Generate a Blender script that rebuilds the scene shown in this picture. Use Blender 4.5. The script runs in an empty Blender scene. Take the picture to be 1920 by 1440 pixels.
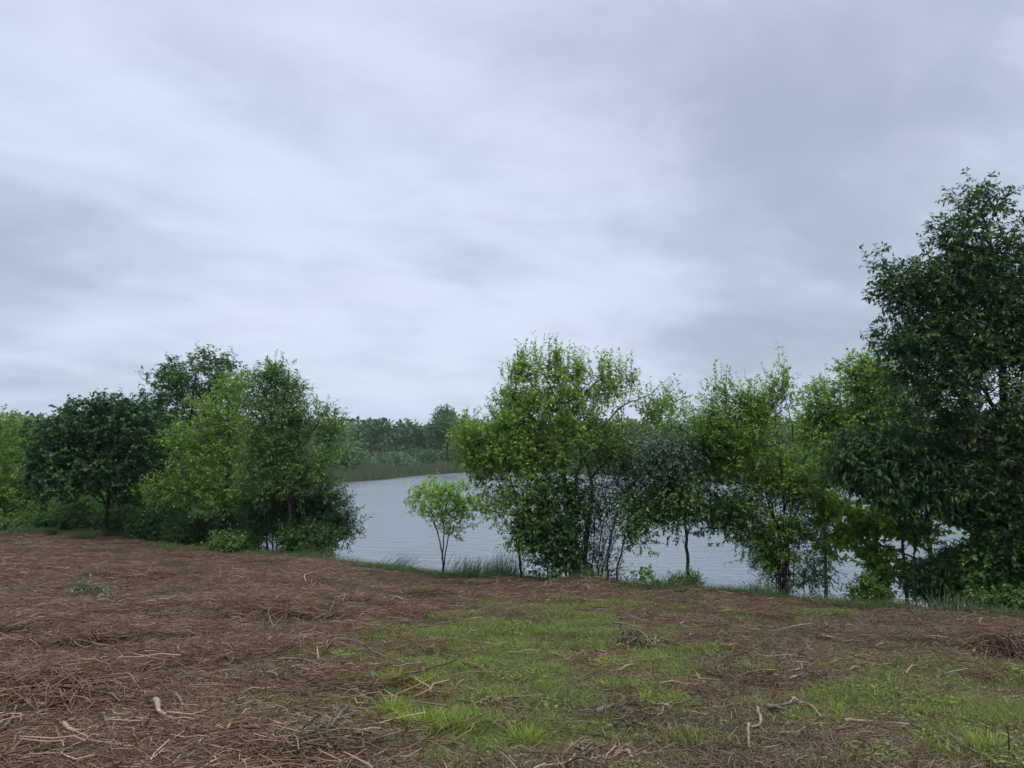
import bpy, math
import numpy as np
from mathutils import Vector

# ------------------------------------------------------------------ camera, sky, sun, exposure
S = bpy.context.scene
C = S.collection
FPX = 1443.0                       # focal length in pixels of the 1920 px wide photograph
EYE = 1.6
PITCH = math.atan(125.0 / FPX)
cam_d = bpy.data.cameras.new('camera')
cam_d.sensor_width = 36.0
cam_d.lens = FPX / 1920.0 * 36.0
cam_d.clip_start = 0.05
cam_d.clip_end = 4000.0
cam = bpy.data.objects.new('camera', cam_d)
cam.location = (0, 0, EYE)
cam.rotation_euler = (math.pi / 2 + PITCH, 0, 0)
C.objects.link(cam)
S.camera = cam

SUN_EL, SUN_ROT = math.radians(52), math.radians(155)
sun_d = bpy.data.lights.new('sun', 'SUN')
sun_d.energy = 1.5
sun_d.angle = math.radians(18)
sun_d.color = (1.0, 0.96, 0.9)
sun = bpy.data.objects.new('sun', sun_d)
sd = Vector((math.sin(SUN_ROT) * math.cos(SUN_EL), math.cos(SUN_ROT) * math.cos(SUN_EL), math.sin(SUN_EL)))
sun.rotation_euler = sd.to_track_quat('Z', 'Y').to_euler()
C.objects.link(sun)

S.view_settings.view_transform = 'Standard'
S.view_settings.look = 'None'
S.view_settings.exposure = 0.3
S.view_settings.gamma = 1.0
S.view_settings.use_curve_mapping = False
S.render.engine = 'CYCLES'
S.cycles.max_bounces = 6
S.cycles.diffuse_bounces = 3
S.cycles.transmission_bounces = 4
S.cycles.glossy_bounces = 2
S.cycles.volume_bounces = 0
S.cycles.use_denoising = True


class NT:
    """small helper to write node trees"""
    def __init__(self, tree):
        self.t = tree
        tree.nodes.clear()

    def n(self, typ, **kw):
        nd = self.t.nodes.new(typ)
        for k, v in kw.items():
            if k == 'inp':
                for i, val in v.items():
                    if hasattr(val, 'is_output') or isinstance(val, bpy.types.NodeSocket):
                        self.t.links.new(val, nd.inputs[i])
                    else:
                        nd.inputs[i].default_value = val
            else:
                setattr(nd, k, v)
        return nd

    def math(self, op, a, b=0.0, c=0.0, clamp=False):
        nd = self.n('ShaderNodeMath', operation=op, use_clamp=clamp, inp={0: a, 1: b, 2: c})
        return nd.outputs[0]

    def mix(self, f, a, b, blend='MIX'):
        nd = self.n('ShaderNodeMix', data_type='RGBA', blend_type=blend)
        for i, v in ((0, f), (6, a), (7, b)):
            if isinstance(v, bpy.types.NodeSocket):
                self.t.links.new(v, nd.inputs[i])
            else:
                if i and len(v) == 3:
                    v = (*v, 1.0)
                nd.inputs[i].default_value = v
        return nd.outputs[2]

    def ss(self, x, a, b):
        nd = self.n('ShaderNodeMapRange', interpolation_type='SMOOTHSTEP', inp={0: x, 1: a, 2: b, 3: 0.0, 4: 1.0})
        return nd.outputs[0]

    def noise(self, vec, scale, detail=4.0, rough=0.5, dist=0.0):
        nd = self.n('ShaderNodeTexNoise', inp={'Vector': vec, 'Scale': scale, 'Detail': detail,
                                               'Roughness': rough, 'Distortion': dist})
        return nd.outputs[0]


def px_dir(px, py):
    a, b = (px - 960) / FPX, -(py - 720) / FPX
    v = Vector((a, math.cos(PITCH) - b * math.sin(PITCH), math.sin(PITCH) + b * math.cos(PITCH)))
    return v.normalized()


def build_world():
    w = bpy.data.worlds.new('World')
    S.world = w
    w.use_nodes = True
    T = NT(w.node_tree)
    co = T.n('ShaderNodeTexCoord').outputs['Generated']
    sep = T.n('ShaderNodeSeparateXYZ', inp={0: co})
    z = T.math('MAXIMUM', sep.outputs[2], 0.0)
    den = T.math('ADD', z, 0.22)
    u = T.math('DIVIDE', sep.outputs[0], den)
    v = T.math('DIVIDE', sep.outputs[1], den)
    P = T.n('ShaderNodeCombineXYZ', inp={0: T.math('MULTIPLY', u, 0.95), 1: T.math('ADD', v, T.math('MULTIPLY', u, -0.25)), 2: 5.2}).outputs[0]
    n1 = T.noise(P, 1.35, 5.0, 0.50, 0.45)
    P2 = T.n('ShaderNodeCombineXYZ', inp={0: T.math('MULTIPLY', u, 0.85), 1: T.math('ADD', v, T.math('MULTIPLY', u, -0.2)), 2: 9.1}).outputs[0]
    n2 = T.noise(P2, 3.6, 6.0, 0.58, 0.35)
    n3 = T.noise(P2, 0.9, 3.0, 0.45, 0.2)
    # soft big masses of cloud, each centred on a direction of the sky
    def mass(px, py, r0, r1, amp):
        d = px_dir(px, py)
        dp = T.n('ShaderNodeVectorMath', operation='DOT_PRODUCT', inp={0: co, 1: d}).outputs['Value']
        s = T.ss(dp, math.cos(math.radians(r1)), math.cos(math.radians(r0)))
        return T.math('MULTIPLY', s, amp)
    f = T.math('ADD', T.math('MULTIPLY', n1, 1.05), T.math('MULTIPLY', n2, 0.62))
    for args in ((860, 480, 0, 22, 0.20), (1560, 430, 0, 22, -0.15), (1150, 620, 0, 9, 0.04), (70, 465, 1, 6, -0.10),
                 (260, 640, 2, 12, -0.05), (200, 330, 0, 14, 0.10), (520, 330, 0, 10, -0.05), (250, 60, 0, 20, 0.06), (1900, 60, 0, 20, -0.08), (700, 735, 0, 10, 0.08)):
        f = T.math('ADD', f, mass(*args))
    f = T.ss(f, 0.45, 1.22)
    dark = T.mix(T.ss(n3, 0.35, 0.65), (0.350, 0.400, 0.510), (0.345, 0.410, 0.510))
    brt = T.mix(T.ss(n3, 0.35, 0.65), (0.60, 0.655, 0.79), (0.58, 0.665, 0.79))
    col = T.mix(f, dark, brt)
    # an overcast sky is brighter overhead than near the horizon
    zen = T.ss(sep.outputs[2], 0.50, 1.0)
    col = T.mix(zen, col, T.mix(1.0, col, (3.3, 3.3, 3.2), 'MULTIPLY'))
    hz = T.ss(z, 0.10, 0.0)
    col = T.mix(T.math('MULTIPLY', hz, 0.75), col, (0.48, 0.56, 0.69))
    col10 = T.mix(1.0, col, (10, 10, 10), 'MULTIPLY')
    sky = T.n('ShaderNodeTexSky', sky_type='NISHITA', sun_disc=False, sun_elevation=SUN_EL, sun_rotation=SUN_ROT)
    full = T.mix(0.96, sky.outputs[0], col10)
    bg = T.n('ShaderNodeBackground', inp={0: full, 1: 0.1})
    out = T.n('ShaderNodeOutputWorld', inp={0: bg.outputs[0]})


build_world()

# ------------------------------------------------------------------ small maths
def unproj(px, py, Y):
    a, b = (px - 960) / FPX, -(py - 720) / FPX
    dy = math.cos(PITCH) - b * math.sin(PITCH)
    dz = math.sin(PITCH) + b * math.cos(PITCH)
    k = Y / dy
    return np.array([a * k, Y, EYE + dz * k])


def proj(x, y, z):
    zz = z - EYE
    f = y * math.cos(PITCH) + zz * math.sin(PITCH)
    u = -y * math.sin(PITCH) + zz * math.cos(PITCH)
    f = np.maximum(f, 1e-3)
    return 960 + FPX * x / f, 720 - FPX * u / f


def _h(ix, iy, s):
    n = (ix.astype(np.int64) * 374761393 + iy.astype(np.int64) * 668265263 + s * 974711) & 0x7fffffff
    n = ((n ^ (n >> 13)) * 1274126177) & 0x7fffffff
    n = (n ^ (n >> 16)) & 0xffff
    return n / 65535.0


def vnoise(x, y, s=0):
    x = np.asarray(x, float); y = np.asarray(y, float)
    ix, iy = np.floor(x), np.floor(y)
    fx, fy = x - ix, y - iy
    fx = fx * fx * (3 - 2 * fx); fy = fy * fy * (3 - 2 * fy)
    a, b = _h(ix, iy, s), _h(ix + 1, iy, s)
    c, d = _h(ix, iy + 1, s), _h(ix + 1, iy + 1, s)
    return (a * (1 - fx) + b * fx) * (1 - fy) + (c * (1 - fx) + d * fx) * fy


def fbm(x, y, s=0, o=4):
    r, a, t = 0, 1.0, 0
    for k in range(o):
        r = r + a * vnoise(x * 2 ** k + 17.3 * k, y * 2 ** k - 9.1 * k, s + k)
        t += a; a *= 0.5
    return r / t


def sstep(x, a, b):
    t = np.clip((x - a) / (b - a), 0, 1)
    return t * t * (3 - 2 * t)


def nrm(v):
    return v / np.maximum(np.linalg.norm(v, axis=-1, keepdims=True), 1e-9)


# ------------------------------------------------------------------ the lie of the land
WATER = -2.3
_br = [(-260, 27.5, 990), (0, 26, 996), (110, 25.2, 999), (210, 24.2, 1010), (380, 22, 1031), (500, 21, 1041), (640, 19.6, 1048),
       (760, 18, 1066), (830, 17.3, 1077), (960, 16.4, 1083), (1080, 15.6, 1090), (1290, 14.6, 1104), (1460, 13.9, 1117),
       (1700, 12.7, 1137), (1920, 12.0, 1150), (2300, 11.2, 1170)]
_bp = np.array([unproj(a, c, b) for a, b, c in _br])
BX, BY, BZ = _bp[:, 0], _bp[:, 1], _bp[:, 2]


def brow(x):
    return np.interp(x, BX, BY), np.interp(x, BX, BZ)


_near = [(-7.9, 24.6), (-6.0, 23.0), (-4.0, 21.4), (-1.6, 19.3), (1.3, 17.3), (3.3, 16.3), (4.75, 15.6), (6.4, 14.5), (8.0, 13.9), (12, 13.0), (22, 12.5), (34, 18)]
_far = [(2150, 50), (1920, 61), (1750, 71), (1600, 80), (1450, 90), (1300, 104), (1150, 124), (1000, 138), (860, 139), (760, 120), (700, 104), (620, 94), (560, 86), (520, 70), (505, 50), (500, 36)]
LAKE = np.array(_near + [tuple(unproj(a, 880, b)[:2]) for a, b in _far])
FAR_SHORE = LAKE[len(_near):]


def lake_sdf(x, y):
    """positive inside the lake"""
    x = np.asarray(x, float); y = np.asarray(y, float)
    d = np.full(x.shape, 1e18); inside = np.zeros(x.shape, bool)
    n = len(LAKE)
    for i in range(n):
        a, b = LAKE[i], LAKE[(i + 1) % n]
        ex, ey = b - a
        wx, wy = x - a[0], y - a[1]
        t = np.clip((wx * ex + wy * ey) / (ex * ex + ey * ey), 0, 1)
        d = np.minimum(d, (wx - ex * t) ** 2 + (wy - ey * t) ** 2)
        c = ((a[1] <= y) & (b[1] > y)) | ((b[1] <= y) & (a[1] > y))
        xi = a[0] + (y - a[1]) / (ey if ey else 1e-9) * ex
        inside ^= c & (x < xi)
    d = np.sqrt(d)
    return np.where(inside, d, -d)


FEAT = []      # low mounds and hollows: x, y, radius x, radius y, height


def ground(x, y, fine=True):
    x = np.asarray(x, float); y = np.asarray(y, float)
    by, bz = brow(x)
    t = y / by
    up = bz * np.clip(t, -0.3, 1.0) + np.where(t > 1, -0.01 * np.minimum(y - by, 30), 0)
    up = up + (fbm(x * 0.9, y * 0.9, 5, 3) - 0.5) * 0.10 * np.clip(y / 5, 0.3, 1)
    if fine:
        up = up + (fbm(x * 2.6, y * 2.6, 11, 4) - 0.5) * 0.13 * sstep(y, 1, 5)
    if fine:
        for fx, fy, ra, rb, hh in FEAT:
            up = up + hh * np.exp(-((x - fx) / ra) ** 2 - ((y - fy) / rb) ** 2)
    s = lake_sdf(x, y)
    farland = sstep(y, 45, 75)
    fl = -1.9 + 1.6 * sstep(-s, 1, 60) + (fbm(x * 0.03, y * 0.03, 3, 3) - 0.5) * 1.6 * sstep(-s, 8, 50)
    up = up * (1 - farland) + fl * farland
    out = WATER + (up - WATER) * sstep(-s, 0.0, 2.1 + 0.5 * fbm(x, y * 0.7, 2, 2))
    bed = WATER - np.minimum(s * 0.45, 1.6)
    return np.where(s > 0, bed, out)


def gz(x, y):
    return float(ground(np.array([x]), np.array([y]))[0])


def on_ground(px, py):
    """where the sight line through a pixel meets the land"""
    Y = np.linspace(2.0, 40, 1500)
    p = np.array([unproj(px, py, q) for q in (1.0,)])[0]
    dx, dz = p[0], p[2] - EYE
    z = ground(dx * Y, Y)
    hit = np.nonzero(EYE + dz * Y <= z)[0]
    k = Y[hit[0]] if len(hit) else 25.0
    return np.array([dx * k, k, gz(dx * k, k)])


_f = []
for _px, _py, _w, _up, _dn in ((520, 1150, 190, .16, .20), (520, 1178, 130, 0, .14), (790, 1118, 90, .10, .06), (245, 1078, 120, .12, .12), (165, 1205, 150, .12, .10), (90, 1300, 240, .14, .10), (1195, 1200, 110, .08, .08), (1885, 1215, 130, .22, .10),
                               (1790, 1150, 180, .10, .05), (930, 1330, 110, .05, .07), (350, 1240, 200, .08, .08), (60, 1180, 150, .10, .08), (620, 1100, 140, .09, .07), (1500, 1190, 200, .07, .06), (1700, 1200, 160, .08, .08), (420, 1370, 150, .07, .06),
                               (1130, 1350, 120, .05, .05), (900, 1095, 120, .06, .04), (1650, 1225, 120, .08, .09), (1380, 1160, 130, .06, .07), (300, 1140, 180, .09, .09), (700, 1290, 120, .06, .05), (1300, 1410, 160, .05, .06), (600, 1400, 160, .07, .05)):
    _p = on_ground(_px, _py); _k = _p[1] / FPX
    _f += [(_p[0], _p[1], _w * _k * .45, max(.22, _w * _k * .3), _up), (_p[0] + .1, _p[1] - max(.3, _w * _k * .5), _w * _k * .35, max(.16, _w * _k * .18), -_dn)]
FEAT += [q for q in _f if q[4]]


# ------------------------------------------------------------------ mesh and object helpers
def mesh_np(name, verts, faces, k, tint=None, smooth=False, mats=()):
    """faces: (n,k) array"""
    me = bpy.data.meshes.new(name)
    verts = np.ascontiguousarray(verts, dtype=np.float32)
    faces = np.ascontiguousarray(faces, dtype=np.int32)
    me.vertices.add(len(verts)); me.vertices.foreach_set('co', verts.ravel())
    me.loops.add(faces.size); me.loops.foreach_set('vertex_index', faces.ravel())
    me.polygons.add(len(faces)); me.polygons.foreach_set('loop_start', np.arange(0, faces.size, k, dtype=np.int32))
    me.update(calc_edges=True)
    if smooth:
        me.polygons.foreach_set('use_smooth', np.ones(len(faces), bool))
    if tint is not None:
        at = me.attributes.new('tint', 'FLOAT', 'POINT')
        at.data.foreach_set('value', np.ascontiguousarray(tint, dtype=np.float32))
    for m in mats:
        me.materials.append(m)
    me.validate()
    return me


def link(name, me, parent=None):
    o = bpy.data.objects.new(name, me)
    C.objects.link(o)
    if parent is not None:
        o.parent = parent
    return o


def tag(o, label=None, cat=None, group=None, kind=None):
    if label: o['label'] = label
    if cat: o['category'] = cat
    if group: o['group'] = group
    if kind: o['kind'] = kind
    return o


def thing(name, loc, label, cat, group=None):
    o = bpy.data.objects.new(name, None)
    o.empty_display_size = 0.2
    o.location = loc
    C.objects.link(o)
    return tag(o, label, cat, group)


def frame(d):
    ref = np.where(np.abs(d[..., 2:3]) > 0.9, np.array([1.0, 0, 0]), np.array([0, 0, 1.0]))
    a = nrm(np.cross(d, ref)); b = np.cross(d, a)
    return a, b


def tube(pts, rad, sides=8, lump=0.0, rng=None):
    """one smooth tube with closed ends -> verts, quads (ends pinched)"""
    pts = np.asarray(pts, float); n = len(pts)
    rad = np.asarray(rad, float)
    pts = np.vstack([pts[:1], pts, pts[-1:]]); rad = np.concatenate([[rad[0] * .05], rad, [rad[-1] * .05]])
    t = np.gradient(pts[1:-1], axis=0); t = nrm(t); t = np.vstack([t[:1], t, t[-1:]])
    a = np.zeros_like(pts); ref = np.array([1.0, 0.13, 0.07])
    for i in range(len(pts)):
        v = ref - t[i] * ref.dot(t[i]); v /= np.linalg.norm(v); a[i] = v; ref = v
    b = np.cross(t, a)
    th = np.arange(sides) * 2 * math.pi / sides
    R = rad[:, None] * np.ones(sides)
    if lump and rng is not None:
        R = R * (1 + lump * (rng.random(R.shape) - 0.5))
    V = pts[:, None, :] + R[..., None] * (np.cos(th)[None, :, None] * a[:, None, :] + np.sin(th)[None, :, None] * b[:, None, :])
    m = len(pts)
    i, j = np.meshgrid(np.arange(m - 1), np.arange(sides), indexing='ij')
    F = np.stack([i * sides + j, i * sides + (j + 1) % sides, (i + 1) * sides + (j + 1) % sides, (i + 1) * sides + j], -1).reshape(-1, 4)
    return V.reshape(-1, 3), F


def cones(p0, p1, r0, r1, sides=4):
    n = len(p0); d = nrm(p1 - p0); a, b = frame(d)
    th = np.arange(sides) * 2 * math.pi / sides
    c = np.cos(th)[None, :, None]; s = np.sin(th)[None, :, None]
    ring = c * a[:, None] + s * b[:, None]
    V = np.concatenate([p0[:, None] + ring * r0[:, None, None], p1[:, None] + ring * r1[:, None, None]], 1)
    j = np.arange(sides); q = np.stack([j, (j + 1) % sides, (j + 1) % sides + sides, j + sides], -1)
    F = (np.arange(n)[:, None, None] * (2 * sides) + q[None]).reshape(-1, 4)
    return V.reshape(-1, 3), F


def smoothline(pts, step=0.12):
    """Catmull-Rom through control points, resampled"""
    P = np.asarray(pts, float)
    if len(P) == 2:
        P = np.array([P[0], (P[0] + P[1]) / 2, P[1]])
    Q = np.vstack([2 * P[0] - P[1], P, 2 * P[-1] - P[-2]])
    out = []
    for i in range(1, len(Q) - 2):
        p0, p1, p2, p3 = Q[i - 1:i + 3]
        n = max(2, int(np.linalg.norm(p2 - p1) / step))
        for t in np.arange(n) / n:
            out.append(0.5 * ((2 * p1) + (-p0 + p2) * t + (2 * p0 - 5 * p1 + 4 * p2 - p3) * t * t + (-p0 + 3 * p1 - 3 * p2 + p3) * t ** 3))
    out.append(P[-1])
    return np.array(out)


# ------------------------------------------------------------------ materials
def leaf_mat(name, c0, c1, c2, rough=0.52, trans=0.32, spec=0.22):
    m = bpy.data.materials.new(name); m.use_nodes = True
    T = NT(m.node_tree)
    t = T.n('ShaderNodeAttribute', attribute_name='tint').outputs['Fac']
    geo = T.n('ShaderNodeNewGeometry')
    nz = T.noise(T.n('ShaderNodeTexCoord').outputs['Object'], 2.2, 3.0, 0.6)
    tt = T.math('ADD', t, T.math('MULTIPLY', T.math('SUBTRACT', nz, 0.5), 0.45))
    ramp = T.n('ShaderNodeValToRGB', inp={0: tt})
    r = ramp.color_ramp
    r.elements[0].position = 0.0; r.elements[0].color = (*c0, 1)
    r.elements[1].position = 1.0; r.elements[1].color = (*c2, 1)
    e = r.elements.new(0.5); e.color = (*c1, 1)
    col = ramp.outputs[0]
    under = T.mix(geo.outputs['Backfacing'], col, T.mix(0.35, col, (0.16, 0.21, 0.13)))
    p = T.n('ShaderNodeBsdfPrincipled', inp={'Base Color': under, 'Roughness': rough, 'Specular IOR Level': spec})
    tr = T.n('ShaderNodeBsdfTranslucent', inp={0: T.mix(1.0, col, (1.3, 1.45, 0.7), 'MULTIPLY')})
    mx = T.n('ShaderNodeMixShader', inp={0: trans, 1: p.outputs[0], 2: tr.outputs[0]})
    T.n('ShaderNodeOutputMaterial', inp={0: mx.outputs[0]})
    return m


def bark_mat(name, c0, c1, rough=0.9, scale=14.0):
    m = bpy.data.materials.new(name); m.use_nodes = True
    T = NT(m.node_tree)
    co = T.n('ShaderNodeTexCoord').outputs['Object']
    st = T.n('ShaderNodeVectorMath', operation='MULTIPLY', inp={0: co, 1: (1, 1, 0.25)}).outputs[0]
    nz = T.noise(st, scale, 6.0, 0.65)
    big = T.noise(co, 2.5, 3.0, 0.5)
    f = T.math('ADD', T.math('MULTIPLY', T.ss(nz, 0.35, 0.7), 0.7), T.math('MULTIPLY', big, 0.4))
    col = T.mix(f, c0, c1)
    bp = T.n('ShaderNodeBump', inp={'Strength': 0.6, 'Distance': 0.01, 'Height': nz})
    p = T.n('ShaderNodeBsdfPrincipled', inp={'Base Color': col, 'Roughness': rough, 'Specular IOR Level': 0.2, 'Normal': bp.outputs[0]})
    T.n('ShaderNodeOutputMaterial', inp={0: p.outputs[0]})
    return m


def tint_mat(name, stops, rough=0.85, trans=0.0, nscale=6.0, namp=0.3):
    m = bpy.data.materials.new(name); m.use_nodes = True
    T = NT(m.node_tree)
    t = T.n('ShaderNodeAttribute', attribute_name='tint').outputs['Fac']
    nz = T.noise(T.n('ShaderNodeTexCoord').outputs['Object'], nscale, 3.0, 0.6)
    tt = T.math('ADD', t, T.math('MULTIPLY', T.math('SUBTRACT', nz, 0.5), namp))
    ramp = T.n('ShaderNodeValToRGB', inp={0: tt}); r = ramp.color_ramp
    while len(r.elements) < len(stops):
        r.elements.new(0.5)
    for i, (pos, c) in enumerate(stops):
        r.elements[i].position = pos; r.elements[i].color = (*c, 1)
    p = T.n('ShaderNodeBsdfPrincipled', inp={'Base Color': ramp.outputs[0], 'Roughness': rough, 'Specular IOR Level': 0.2})
    o = p.outputs[0]
    if trans:
        tr = T.n('ShaderNodeBsdfTranslucent', inp={0: ramp.outputs[0]})
        o = T.n('ShaderNodeMixShader', inp={0: trans, 1: o, 2: tr.outputs[0]}).outputs[0]
    T.n('ShaderNodeOutputMaterial', inp={0: o})
    return m


M = {}
M['dark'] = leaf_mat('dark_leaf', (0.022, 0.058, 0.019), (0.047, 0.109, 0.029), (0.110, 0.208, 0.052))
M['deep'] = leaf_mat('deep_green_leaf', (0.018, 0.049, 0.018), (0.033, 0.085, 0.025), (0.077, 0.155, 0.043), trans=0.22)
M['mid'] = leaf_mat('mid_green_leaf', (0.051, 0.109, 0.033), (0.110, 0.204, 0.053), (0.217, 0.342, 0.091))
M['light'] = leaf_mat('light_green_leaf', (0.082, 0.161, 0.032), (0.169, 0.279, 0.054), (0.316, 0.434, 0.096), trans=0.4)
M['yellow'] = leaf_mat('yellow_green_leaf', (0.119, 0.227, 0.029), (0.239, 0.385, 0.044), (0.415, 0.540, 0.078), trans=0.42)
M['silver'] = leaf_mat('silver_leaf', (0.069, 0.117, 0.083), (0.138, 0.200, 0.145), (0.276, 0.345, 0.276), trans=0.2)
M['cherry'] = leaf_mat('bronze_tipped_leaf', (0.019, 0.057, 0.022), (0.047, 0.105, 0.033), (0.152, 0.179, 0.059), trans=0.25)
M['far'] = leaf_mat('far_tree_leaf', (0.052, 0.092, 0.034), (0.086, 0.138, 0.048), (0.138, 0.196, 0.069), trans=0.2)
M['far_olive'] = leaf_mat('far_olive_leaf', (0.055, 0.070, 0.040), (0.085, 0.105, 0.050), (0.13, 0.145, 0.075), trans=0.2)
M['far_green'] = leaf_mat('far_shrub_leaf', (0.042, 0.094, 0.028), (0.072, 0.150, 0.044), (0.126, 0.219, 0.066), trans=0.2)
M['far_silver'] = leaf_mat('far_silver_leaf', (0.063, 0.110, 0.058), (0.100, 0.160, 0.089), (0.168, 0.226, 0.137), trans=0.2)
M['bark'] = bark_mat('grey_brown_bark', (0.018, 0.014, 0.011), (0.085, 0.068, 0.052))
M['bark_dark'] = bark_mat('dark_bark', (0.008, 0.007, 0.006), (0.035, 0.030, 0.025))
M['bark_tan'] = bark_mat('tan_bark', (0.06, 0.042, 0.028), (0.19, 0.14, 0.095))
M['wood_pale'] = bark_mat('pale_stripped_wood', (0.16, 0.115, 0.078), (0.38, 0.29, 0.205), scale=22)
M['wood_orange'] = bark_mat('snapped_orange_wood', (0.25, 0.11, 0.05), (0.45, 0.26, 0.14), scale=22)
M['wood_red'] = bark_mat('reddish_vine_wood', (0.09, 0.040, 0.022), (0.20, 0.10, 0.06), scale=22)
M['wood_grey'] = bark_mat('weathered_grey_wood', (0.07, 0.055, 0.045), (0.20, 0.165, 0.135), scale=22)
M['straw'] = tint_mat('mulch_fibre', [(0.0, (0.036, 0.020, 0.014)), (0.35, (0.122, 0.071, 0.047)), (0.65, (0.205, 0.128, 0.085)), (0.86, (0.29, 0.205, 0.145)), (1.0, (0.44, 0.33, 0.235))])
M['straw_grey'] = tint_mat('dull_thatch_fibre', [(0.0, (0.036, 0.026, 0.018)), (0.4, (0.120, 0.090, 0.058)), (0.75, (0.205, 0.165, 0.100)), (0.93, (0.29, 0.24, 0.155)), (1.0, (0.40, 0.34, 0.235))])
M['straw_tan'] = tint_mat('dry_straw', [(0.0, (0.06, 0.04, 0.025)), (0.5, (0.17, 0.12, 0.075)), (1.0, (0.42, 0.34, 0.23))])
M['grass'] = tint_mat('grass_blade', [(0.0, (0.060, 0.072, 0.022)), (0.45, (0.150, 0.180, 0.048)), (0.8, (0.250, 0.275, 0.075)), (1.0, (0.36, 0.31, 0.15))], rough=0.55, trans=0.3)
M['grass_bright'] = tint_mat('bright_grass_blade', [(0.0, (0.08, 0.12, 0.024)), (0.5, (0.165, 0.235, 0.045)), (1.0, (0.28, 0.34, 0.085))], rough=0.5, trans=0.35)
M['grass_dark'] = tint_mat('cool_grass_blade', [(0.0, (0.035, 0.065, 0.022)), (0.5, (0.080, 0.135, 0.042)), (0.85, (0.16, 0.20, 0.075)), (1.0, (0.30, 0.25, 0.13))], rough=0.5, trans=0.3)
M['reed'] = tint_mat('reed_blade', [(0.0, (0.115, 0.090, 0.060)), (0.35, (0.095, 0.120, 0.060)), (0.7, (0.085, 0.130, 0.060)), (1.0, (0.22, 0.18, 0.14))], rough=0.7, trans=0.2, namp=0.1)


M['tuft'] = tint_mat('tuft_blade', [(0.0, (0.11, 0.15, 0.025)), (0.5, (0.21, 0.29, 0.045)), (1.0, (0.34, 0.38, 0.085))], rough=0.5, trans=0.35)


def ground_mat():
    m = bpy.data.materials.new('mulched_soil'); m.use_nodes = True
    T = NT(m.node_tree)
    co = T.n('ShaderNodeTexCoord').outputs['Object']
    g = T.n('ShaderNodeAttribute', attribute_name='grassy').outputs['Fac']
    fa = T.n('ShaderNodeAttribute', attribute_name='farland').outputs['Fac']
    n1 = T.noise(co, 1.3, 4, 0.6); n2 = T.noise(co, 9, 5, 0.65, 0.3); n3 = T.noise(co, 60, 4, 0.7, 0.5)
    red = T.mix(T.ss(n3, 0.35, 0.68), (0.022, 0.014, 0.011), (0.125, 0.078, 0.054))
    grey = T.mix(T.ss(n3, 0.35, 0.68), (0.022, 0.016, 0.012), (0.105, 0.078, 0.056))
    base = T.mix(T.ss(n1, 0.4, 0.62), red, grey)
    base = T.mix(T.ss(n2, 0.62, 0.38), base, T.mix(1.0, base, (0.62, 0.6, 0.58), 'MULTIPLY'))
    green = T.mix(T.ss(n3, 0.35, 0.65), (0.030, 0.038, 0.014), (0.085, 0.105, 0.030))
    gf = T.math('MULTIPLY', g, T.ss(n2, 0.30, 0.58))
    base = T.mix(gf, base, green)
    fg = T.mix(T.noise(co, 0.3, 5, 0.6), (0.02, 0.04, 0.012), (0.05, 0.075, 0.025))
    base = T.mix(fa, base, fg)
    hgt = T.math('ADD', T.math('MULTIPLY', n2, 0.6), T.math('MULTIPLY', n3, 0.4))
    bp = T.n('ShaderNodeBump', inp={'Strength': 0.9, 'Distance': 0.03, 'Height': hgt})
    p = T.n('ShaderNodeBsdfPrincipled', inp={'Base Color': base, 'Roughness': 0.95, 'Specular IOR Level': 0.1, 'Normal': bp.outputs[0]})
    T.n('ShaderNodeOutputMaterial', inp={0: p.outputs[0]})
    return m


def water_mat():
    m = bpy.data.materials.new('rippled_water'); m.use_nodes = True
    T = NT(m.node_tree)
    co = T.n('ShaderNodeTexCoord').outputs['Object']
    s1 = T.n('ShaderNodeVectorMath', operation='MULTIPLY', inp={0: co, 1: (0.75, 1.5, 1)}).outputs[0]
    a = T.noise(s1, 0.9, 3, 0.55, 0.3); b = T.noise(s1, 2.9, 4, 0.6, 0.4); c = T.noise(s1, 9.0, 3, 0.6)
    h = T.math('ADD', T.math('ADD', T.math('MULTIPLY', a, 0.55), T.math('MULTIPLY', b, 0.38)), T.math('MULTIPLY', c, 0.10))
    bp = T.n('ShaderNodeBump', inp={'Strength': 1.0, 'Distance': 0.22, 'Height': h})
    gust = T.noise(co, 0.05, 3, 0.5)
    T.t.links.new(T.math('ADD', T.math('MULTIPLY', T.ss(gust, 0.35, 0.6), 0.6), 0.4), bp.inputs['Strength'])
    col = T.mix(T.ss(gust, 0.35, 0.65), (0.165, 0.195, 0.22), (0.20, 0.23, 0.255))
    p = T.n('ShaderNodeBsdfPrincipled', inp={'Base Color': col, 'Roughness': 0.16, 'IOR': 1.333, 'Specular IOR Level': 0.5, 'Normal': bp.outputs[0]})
    T.n('ShaderNodeOutputMaterial', inp={0: p.outputs[0]})
    return m


# where the grass grows: soft patches on the ground, measured in the photograph
GRASS = [(990, 1215, 310, 58, 1.0), (1060, 1142, 130, 20, 0.8), (900, 1290, 300, 55, 0.9), (880, 1375, 210, 70, 1.0), (500, 1365, 110, 42, 0.75),
         (600, 1320, 110, 32, 0.6), (640, 1235, 60, 18, 0.6), (740, 1190, 90, 12, 0.75), (1250, 1330, 170, 40, 0.36), (1480, 1275, 220, 60, 0.22), (1720, 1265, 140, 40, 0.85),
         (1650, 1320, 170, 40, 0.9), (1830, 1380, 130, 55, 0.95), (1550, 1148, 90, 13, 0.85), (930, 1130, 80, 9, 0.7), (1200, 1130, 90, 18, 0.5), (1450, 1400, 300, 60, 0.25),
         (560, 1420, 130, 30, 0.5), (1900, 1290, 80, 60, 0.6), (1270, 1400, 120, 40, 0.35)]


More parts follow.
